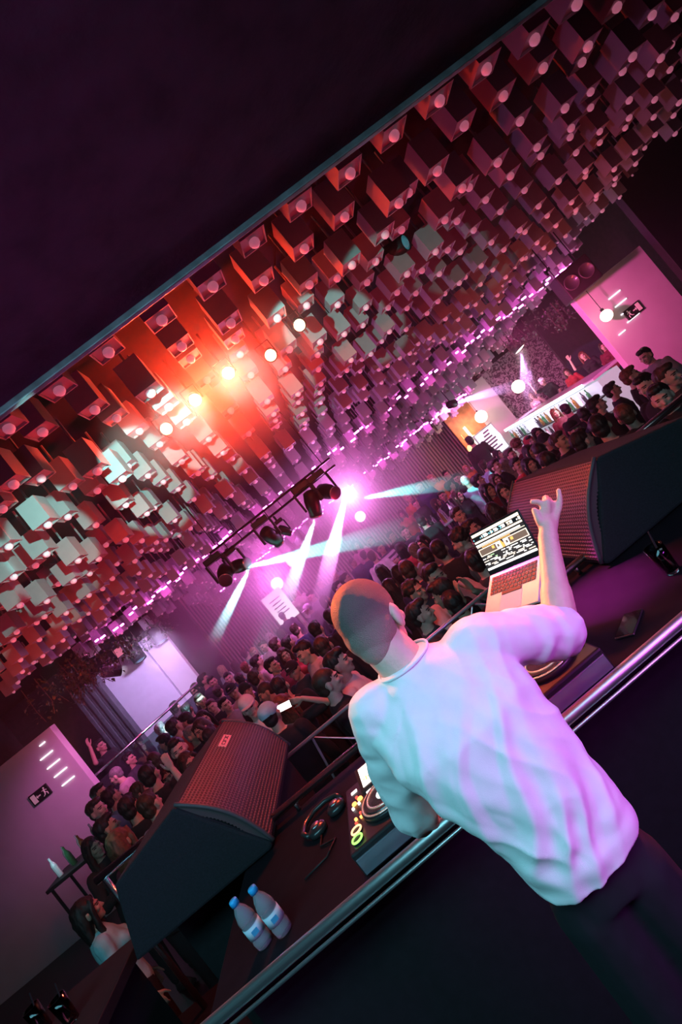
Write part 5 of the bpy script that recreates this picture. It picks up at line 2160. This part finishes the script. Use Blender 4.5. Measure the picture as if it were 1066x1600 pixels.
# dark trousers and shoes
bm = BM()
for h, kx in ((hipL, -.08), (hipR, .09)):
    limb(bm, [h, (kx, 1.20, STZ + .48), (kx, 1.16, STZ + .10)], [.088, .078, .066], 14)
loft(bm, [((0.008, 1.19, hipz - .14), .128, .098, .12), ((.008, 1.19, hipz - .035), .118, .090, .12)], 20)
link_mesh('trousers', remesh(bm, .010, 3), mat('dark_denim', (0.005, 0.005, 0.008), 0.85, nz=.3, nscale=30), dj)
bm = BM()
for kx in (-.09, .10):
    limb(bm, [(kx, 1.15, STZ + .055), (kx + .02, 1.31, STZ + .05)], [.052, .044], 10)
    box(bm, (kx + .01, 1.22, STZ + .018), (.09, .28, .032))
link_mesh('shoes', remesh(bm, .010, 2), shoe_m, dj)

# ================================================================== the bar on the right
BZ = PT(906, 607, 9.6).z
ba = PT(788, 668, 15.2)
bb = PT(930, 594, 9.9)
B0 = Vector((ba.x, ba.y, 0))
B1 = Vector((bb.x, bb.y, 0))
BZ = (ba.z + bb.z) / 2
bd = (B1 - B0)
BL = bd.length
bd.normalize()
bn = Vector((bd.y, -bd.x, 0))
if bn.x > 0:
    bn = -bn                                      # faces the dance floor
BRm = Matrix((bd, bn, Vector((0, 0, 1)))).transposed()
t = empty('bar_counter', B0, label='long bar with glowing white top edge and lit bottle shelf on its front', cat='bar')


def bbox(bm_, u, w, z, su, sw, sz, mi=0):
    box(bm_, bd * u + bn * w + Vector((0, 0, z)), (su, sw, sz), mi, BRm)


bm = BM()
bbox(bm, BL / 2, -.35, BZ - .03, BL, .75, .06)
obj('counter_top', bm, mat('pale_counter', (0.6, 0.6, 0.65), 0.25), t, bevel=.01)
bm = BM()
bbox(bm, BL * .46, .04, BZ - .03, BL * .92, .025, .07)
obj('light_edge', bm, glow('white_blue_strip', (0.72, 0.85, 1.0), 9.0), t)
bm = BM()
bbox(bm, BL / 2, -.28, BZ / 2 - .05, BL, .5, BZ - .1)
obj('front_panel', bm, mat('lit_panel', (0.25, 0.24, 0.28), 0.4, emit=(.85, .85, 1.0), es=.38), t)
bm = BM()
for z in (BZ - .42, BZ - .80):
    bbox(bm, BL / 2, .06, z, BL, .16, .03)
obj('bottle_shelf', bm, blackmetal, t)
lamp('bar_light', 'AREA', B0 + bd * BL * .5 + bn * .28 + Vector((0, 0, BZ - .05)), 60, (.75, .85, 1.0), aim=B0 + bd * BL * .5 + bn * .05, size=BL, sy=.05)
lamp('bar_top_light', 'AREA', B0 + bd * BL * .5 - bn * .05 + Vector((0, 0, BZ + .03)), 45, (.8, .8, 1.0), aim=B0 + bd * BL * .5 - bn * .3 + Vector((0, 0, 6)), size=BL, sy=.05)
bm = BM()
bbox(bm, BL * .36, .10, BZ - .32, .36, .02, .40)
t2 = obj('menu_panel', bm, glow('menu_white', (1, .92, 1), 2.6))
t2.location = B0
tag(t2, 'bright white menu panel on the bar front', 'sign')
bot_m = [mat('bottle_green', (.05, .2, .08), .1, trans=.6), mat('bottle_amber', (.35, .15, .04), .1, trans=.6), mat('bottle_clear', (.8, .85, .9), .08, trans=.8),
         mat('bottle_white', (.8, .75, .8), .3), mat('bottle_dark', (.03, .02, .03), .2)]
bot_me = []
for m_ in bot_m:
    bm = BM()
    lathe(bm, [(.034, 0), (.037, .01), (.037, .17), (.030, .20), (.014, .235), (.013, .28), (.015, .29), (.002, .295)], seg=10)
    bmesh.ops.recalc_face_normals(bm, faces=bm.faces)
    me = bpy.data.meshes.new('bottle')
    bm.to_mesh(me)
    bm.free()
    me.materials.append(m_)
    bot_me.append(me)
nbt = 46
for k in range(nbt):
    o = bpy.data.objects.new('bottle', bot_me[(k * 3 + k // 5) % 5])
    COL.objects.link(o)
    z = BZ - .405 if k % 2 == 0 else BZ - .785
    u = .25 + (BL - .5) * (k + .5) / nbt
    if abs(u - BL * .36) < .22:
        u += .45
    o.location = B0 + bd * u + bn * .07 + Vector((0, 0, z))
    tag(o, '%s bottle from the far end on the %s shelf of the bar front' % (ordn(k // 2), 'upper' if k % 2 == 0 else 'lower'), 'bottle', 'bottles on the bar front')

# raised floor behind the bar for the dancers
bm = BM()
prism(bm, [B0 - bn * .75 - bd * .3, B1 - bn * .75 + bd * .6, B1 - bn * 2.3 + bd * .6, B0 - bn * 2.3 - bd * .3], (0, 0, BZ - 1.0))
tag(obj('dance_podium', bm, black_soft), 'dark podium behind the bar that the dancers stand on', 'podium')
PODZ = BZ - 1.0
for px, py, yw, pose, hc, top, lab, back in (
        (848, 596, -60, 'u', 'w', 'k', 'dancer with bleached short hair in black behind the glowing bar', .95),
        (832, 620, -40, 'd', 'r', 'p', 'dancer in pink behind the far end of the glowing bar', .95),
        (890, 586, -50, 'd', 'd', 'r', 'dancer in red bending forward behind the middle of the bar', 1.0),
        (911, 556, -40, 'u', 'r', 'k', 'dancer with auburn hair in black top behind the near end of the bar', 1.0),
        (947, 548, -30, 'd', 'd', 'm', 'dancer in maroon at the edge of the right white wall', 1.3)):
    # meet the line along the podium
    d = ray(px, py)
    n2 = Vector((bn.x, bn.y, 0))
    org = B0 - bn * back
    tt = (org - CAM).dot(n2) / d.dot(n2)
    P = CAM + d * tt
    foot = Vector((P.x, P.y, PODZ))
    s = max(.85, min(1.1, (P.z - PODZ) / HEADC[2]))
    foot.z = P.z - HEADC[2] * s
    if foot.z < PODZ + .005 or True:
        foot.z = PODZ
        s = max(.8, min(1.15, (P.z - PODZ) / HEADC[2]))
    person(foot, yw, pose, 1, 's' if 'short' in lab else 'l', hc, top, lab, group='dancers behind the bar', scale=s, skin=skins[0])

# white poster stand and lit doorway on the far wall
c = PT(768, 690, 15.2)
t = empty('poster_stand', (c.x, c.y, 0), label='white illuminated poster beside the lit doorway', cat='sign')
bm = BM()
box(bm, (0, 0, c.z), (.72, .06, .95))
obj('frame', bm, steel, t, bevel=.01)
bm = BM()
box(bm, (0, -.034, c.z), (.64, .01, .87))
p_ = obj('poster', bm, glow('poster_white', (1, .85, .95), 1.4), t)
bm = BM()
for k in range(7):
    box(bm, (rs.uniform(-.1, .1), -.042, c.z + .34 - k * .1), (rs.uniform(.2, .5), .006, .05))
obj('poster_print', bm, mat('poster_ink', (.12, .06, .12), .6), p_)
bm = BM()
for x in (-.3, .3):
    box(bm, (x, .0, (c.z - .47) / 2), (.05, .05, c.z - .47))
obj('leg', bm, steel, t)
c = PT(438, 948, 14.5)
t = empty('poster_board', (c.x, c.y, 0), label='white lit board in front of the slatted wall, left of the beams', cat='sign')
bm = BM()
box(bm, (0, 0, c.z), (.62, .05, .95))
obj('board', bm, glow('board_white', (1, .85, 1), 1.8), t)
bm = BM()
for k in range(5):
    box(bm, (0, -.028, c.z + .25 - k * .11), (.36 - .05 * (k % 2), .006, .035))
obj('board_print', bm, MATS['poster_ink'], t)
bm = BM()
box(bm, (0, .0, (c.z - .475) / 2), (.08, .05, c.z - .475))
obj('post', bm, steel, t)
# lit niche
c = PT(738, 655, 15.9)
bm = BM()
box(bm, (c.x, 16.2, c.z), (1.3, .06, 1.8))
struct(obj('door_1', bm, mat('timber_niche', (.5, .25, .10), .5, nz=.4, nscale=6)))
for (px, py, r, lab) in ((743, 688, .17, 'round orange lamp shade in the lit doorway, upper one'), (737, 700, .13, 'round orange lamp shade in the lit doorway, lower one')):
    q = PT(px, py, 15.75)
    bm = BM()
    ball(bm, (0, 0, 0), (r, r, r * 1.1), seg=16)
    tube(bm, [(0, 0, r), (0, 0, r + .4)], .008, 6)
    o = obj('lamp_shade', bm, glow('orange_shade', (1, .55, .22), 2.6), smooth=True)
    o.location = q
    tag(o, lab, 'lamp')
q = PT(738, 665, 15.7)
lamp('doorway_light', 'POINT', q, 30, (1, .5, .18), size=.1)
bm = BM()
q = PT(757, 707, 15.3)
box(bm, (q.x, q.y, 1.45), (.07, .05, 2.3))
tag(obj('light_tube', bm, glow('warm_tube', (1, .8, .7), 3.0)), 'upright warm light tube left of the white poster', 'light')

# bottle table in the crowd
c = PZ(690, 815, 1.12)
c = PT(690, 815, 10.6)
t = empty('cocktail_table', (c.x, c.y, 0), label='dark high table with bottles in the middle of the crowd', cat='table')
tzb = c.z - .08
bm = BM()
box(bm, (0, 0, tzb), (1.1, .6, .04))
obj('tabletop', bm, mat('table_top', (.25, .22, .25), .25), t, bevel=.01)
bm = BM()
tube(bm, [(0, 0, 0.03), (0, 0, tzb - .02)], .04, 12)
lathe(bm, [(.25, 0), (.25, .02), (.04, .05)], seg=20)
obj('pedestal', bm, blackmetal, t)
for k in range(8):
    o = bpy.data.objects.new('bottle', bot_me[(2, 3, 0, 2, 1, 2, 3, 2)[k]])
    COL.objects.link(o)
    o.location = Vector((c.x - .45 + k * .125, c.y + (.15 if k % 2 else -.12), tzb + .02))
    tag(o, '%s bottle from the left on the high table in the crowd' % ordn(k), 'bottle', 'bottles on the high table')
# lit bottles on the side table at the far left
c = PT(118, 1330, 7.4)
t = empty('side_table', (c.x, c.y, 0), label='dark side table with coloured drinks below the left exit sign', cat='table')
tz2 = c.z - .15
bm = BM()
box(bm, (0, 0, tz2), (.9, .5, .05))
obj('tabletop', bm, black, t, bevel=.008)
bm = BM()
for x in (-.4, .4):
    for y in (-.2, .2):
        tube(bm, [(x, y, 0), (x, y, tz2)], .02, 8)
obj('legs', bm, blackmetal, t)
for k in range(6):
    o = bpy.data.objects.new('bottle', bot_me[(3, 2, 0, 2, 1, 2)[k]])
    COL.objects.link(o)
    o.location = Vector((c.x - .3 + k * .12, c.y + (.08 if k % 2 else -.06), tz2 + .026))
    tag(o, '%s bottle from the left on the side table below the exit sign' % ordn(k), 'bottle', 'bottles on the side table')
lamp('table_lamp', 'POINT', (c.x - .1, c.y - .3, tz2 + .35), 2.5, (.35, .9, .95), size=.05)

# dark handrail before the left panels, on a raised step
ha, hb = PT(150, 1216, 9.2), PT(310, 1062, 11.2)
zz = (ha.z + hb.z) / 2
t = empty('dark_handrail', (0, 0, 0), label='dark handrail running before the lilac wall on the left', cat='railing')
bm = BM()
tube(bm, [(ha.x, ha.y, zz), (hb.x, hb.y, zz)], .028, 12)
obj('handrail', bm, chrome, t, smooth=True)
for k in range(4):
    p = ha.lerp(hb, k / 3)
    bm = BM()
    tube(bm, [(p.x, p.y, 0), (p.x, p.y, zz)], .018, 10)
    obj('post', bm, blackmetal, t, smooth=True)
bm = BM()
prism(bm, [(ha.x, ha.y - .01, .05), (hb.x, hb.y - .01, .05), (hb.x, hb.y - .01, zz - .12), (ha.x, ha.y - .01, zz - .12)], (0, .02, 0))
obj('glass_panel', bm, mat('smoked_glass', (.2, .2, .25), .05, trans=.9), t)
# person on the step behind, one arm raised
person((PT(160, 1172, 10.3).x, 10.3, .45), 70, 'u', 0, 's', 'k', 'k', 'man in black raising one red lit arm in the dark doorway',
       scale=max(.9, (PT(155, 1168, 10.3).z - .45) / HEADC[2]))
bm = BM()
box(bm, (-7.2, 11.1, .225), (3.6, 2.0, .45))
struct(obj('floor_step', bm, black_soft))
# blue light slot in the dark doorway
p, q = PT(138, 1092, 11.5), PT(170, 1135, 11.5)
bm = BM()
box(bm, ((p.x + q.x) / 2, 11.5, (p.z + q.z) / 2), (.16, .05, abs(p.z - q.z)))
tag(obj('wall_lamp', bm, glow('blue_panel', (.05, .45, .85), .7)), 'tall blue light panel in the dark doorway on the left', 'light')


# ================================================================== lights
SOF = CAMZ + 1.16
# unseen teal spots added under the low ceiling: patches on the box lamp fronts
for az, el, w, e in ((-47, 9, 12, 330), (-41, 8, 12, 420), (-30, 8.5, 13, 500), (-14, 9.5, 13, 800), (-3, 10, 11, 800), (11, 9, 11, 500), (25, 8.5, 11, 330), (39, 7, 10, 120)):
    a, b = math.radians(az), math.radians(el)
    p = Vector((-.2, 1.9, SOF))
    d = Vector((math.sin(a) * math.cos(b), math.cos(a) * math.cos(b), math.sin(b)))
    lamp('added_teal_spot', 'SPOT', p, e * 2.0, (.30, .95, .86), aim=p + d, size=.02, spot=w, blend=.3)


def fill_light(name, loc, energy, col, aim, size, sy, spread):
    o = lamp(name, 'AREA', loc, energy, col, aim=aim, size=size, sy=sy)
    o.data.spread = math.radians(spread)
    return o


# unseen area lights added to colour the shirt and streak the rail
fill_light('fill_teal', (-1.3, -.35, SOF + .08), 92, (.26, .82, 1.0), (-1.3, .25, CAMZ - 1.0), 4.4, .9, 180)
fill_light('fill_white', (2.4, -.2, SOF + .1), 9, (.65, .85, 1.0), (2.4, .2, CAMZ - 1.0), 2.0, .6, 180)
fill_light('fill_magenta', (1.8, -.1, CAMZ + .0), 8.5, (.80, .10, 1.0), (.15, 1.2, CAMZ - .80), 1.3, .06, 70)
lamp('rim_red', 'SPOT', (-1.25, 3.3, CAMZ + 1.15), 1400, (1.0, .14, .03), aim=(-.05, 1.36, CAMZ - .10), size=.2, spot=13, blend=.5)  # rim and booth spots: unseen, added to light the man and the table
lamp('rim_red', 'SPOT', (1.6, 2.9, CAMZ + .95), 600, (1.0, .09, .06), aim=(.25, 1.42, CAMZ - .38), size=.06, spot=24, blend=.6)
lamp('added_booth_red', 'SPOT', (.2, 3.9, CAMZ + 1.2), 70, (1.0, .26, .12), aim=(.5, 2.3, CAMZ - .7), size=.10, spot=50, blend=.7)
lamp('added_booth_pink', 'SPOT', (.35, 3.3, CAMZ + .9), 1500, (.85, .04, .7), aim=(.76, 2.15, TZ), size=.05, spot=15, blend=1)
lamp('rim_orange', 'SPOT', (-.6, 3.4, CAMZ + 1.0), 1000, (1, .24, .08), aim=(.47, 1.45, CAMZ - .45), size=.05, spot=15, blend=.6)
# red and magenta washes up at the box lamps
for x, y, e, c in ((-4.2, 4.6, 30, (1, .02, .15)), (-1.2, 4.5, 100, (1, .02, .03)), (1.6, 4.6, 42, (1, .015, .06)), (4.6, 5.6, 8, (1, .03, .08)),
                   (-4.6, 7.0, 80, (1, .06, .03)), (5.2, 7.4, 50, (1, .11, .08)), (0.5, 7.6, 22, (1, .02, .08))):
    lamp('ceiling_wash', 'SPOT', (x, y, 2.2), e * 2.3, c, aim=(x, y + .8, 5), size=.2, spot=135, blend=.8)
# magenta wash on the crowd
for x, y, e in ((-1.0, 8.6, 150), (2.2, 9.0, 90), (-3.6, 9.6, 60)):
    lamp('crowd_wash', 'SPOT', (x, y, 3.35), e, (1, .20, .80), aim=(x, y + .6, 0), size=.15, spot=110, blend=.8)
for x, y, e in ((-2.4, 3.9, 6), (2.6, 3.9, 5), (.3, 3.9, 16)):
    lamp('front_wash', 'SPOT', (x, y - .6, 3.7), e, (1, .46, .68), aim=(x, y + 3.0, 1.4), size=.15, spot=110, blend=.8)
# white walls
lamp('wall_wash', 'SPOT', (PT(930, 540, 7.0).x - 1.0, 7.0, 3.3), 1100, (1, .10, .42), aim=PT(945, 520, RY), size=.1, spot=62, blend=1)
lamp('wall_wash', 'SPOT', (PT(90, 1180, 7.2).x + 1.3, 7.2, 3.2), 420, (1, .20, .72), aim=PT(150, 1190, LY), size=.1, spot=44, blend=1)
lamp('wall_wash', 'SPOT', (-3.6, 9.8, 3.2), 520, (.72, .5, 1), aim=PT(225, 1080, 11.8), size=.1, spot=75, blend=.7)
lamp('wall_wash', 'SPOT', (4.4, 14.0, 3.2), 400, (1, .22, .6), aim=PT(790, 600, 16), size=.1, spot=85, blend=.7)
lamp('wall_wash', 'SPOT', (-.6, 14.2, 2.9), 220, (.9, .22, 1.0), aim=(-.8, 16.8, 2.2), size=.2, spot=120, blend=.7)
lamp('crest_core', 'POINT', PT(545, 772, 8.6), 105, (1, .28, .95), size=.10)  # unseen point lamps here and below, added to light the haze
lamp('haze_glow', 'POINT', PT(430, 900, 11.5), 130, (1, .20, .9), size=.3)
# dim magenta on the low ceiling
lamp('soffit_wash', 'SPOT', (-1.0, 1.1, CAMZ - .6), 32, (.62, .05, .52), aim=(-.9, 1.75, 5), size=.2, spot=110, blend=1.0)
lamp('added_dancers_red', 'SPOT', (4.4, 10.2, 3.45), 260, (1, .16, .22), aim=(6.0, 12.0, BZ + .4), size=.1, spot=80, blend=.8)  # unseen red spot added to brighten the dancers
lamp('crowd_beam', 'SPOT', PT(424, 842, 7.9), 2600, (1, .55, 1.0), aim=PZ(408, 1008, 1.65), size=.05, spot=9, blend=.8)
lamp('crowd_cyan', 'SPOT', (-2.0, 3.9, 3.5), 160, (.1, .9, .95), aim=PZ(139, 1440, 1.35), size=.05, spot=16, blend=.5)  # unseen cyan spot added for the person at the far left
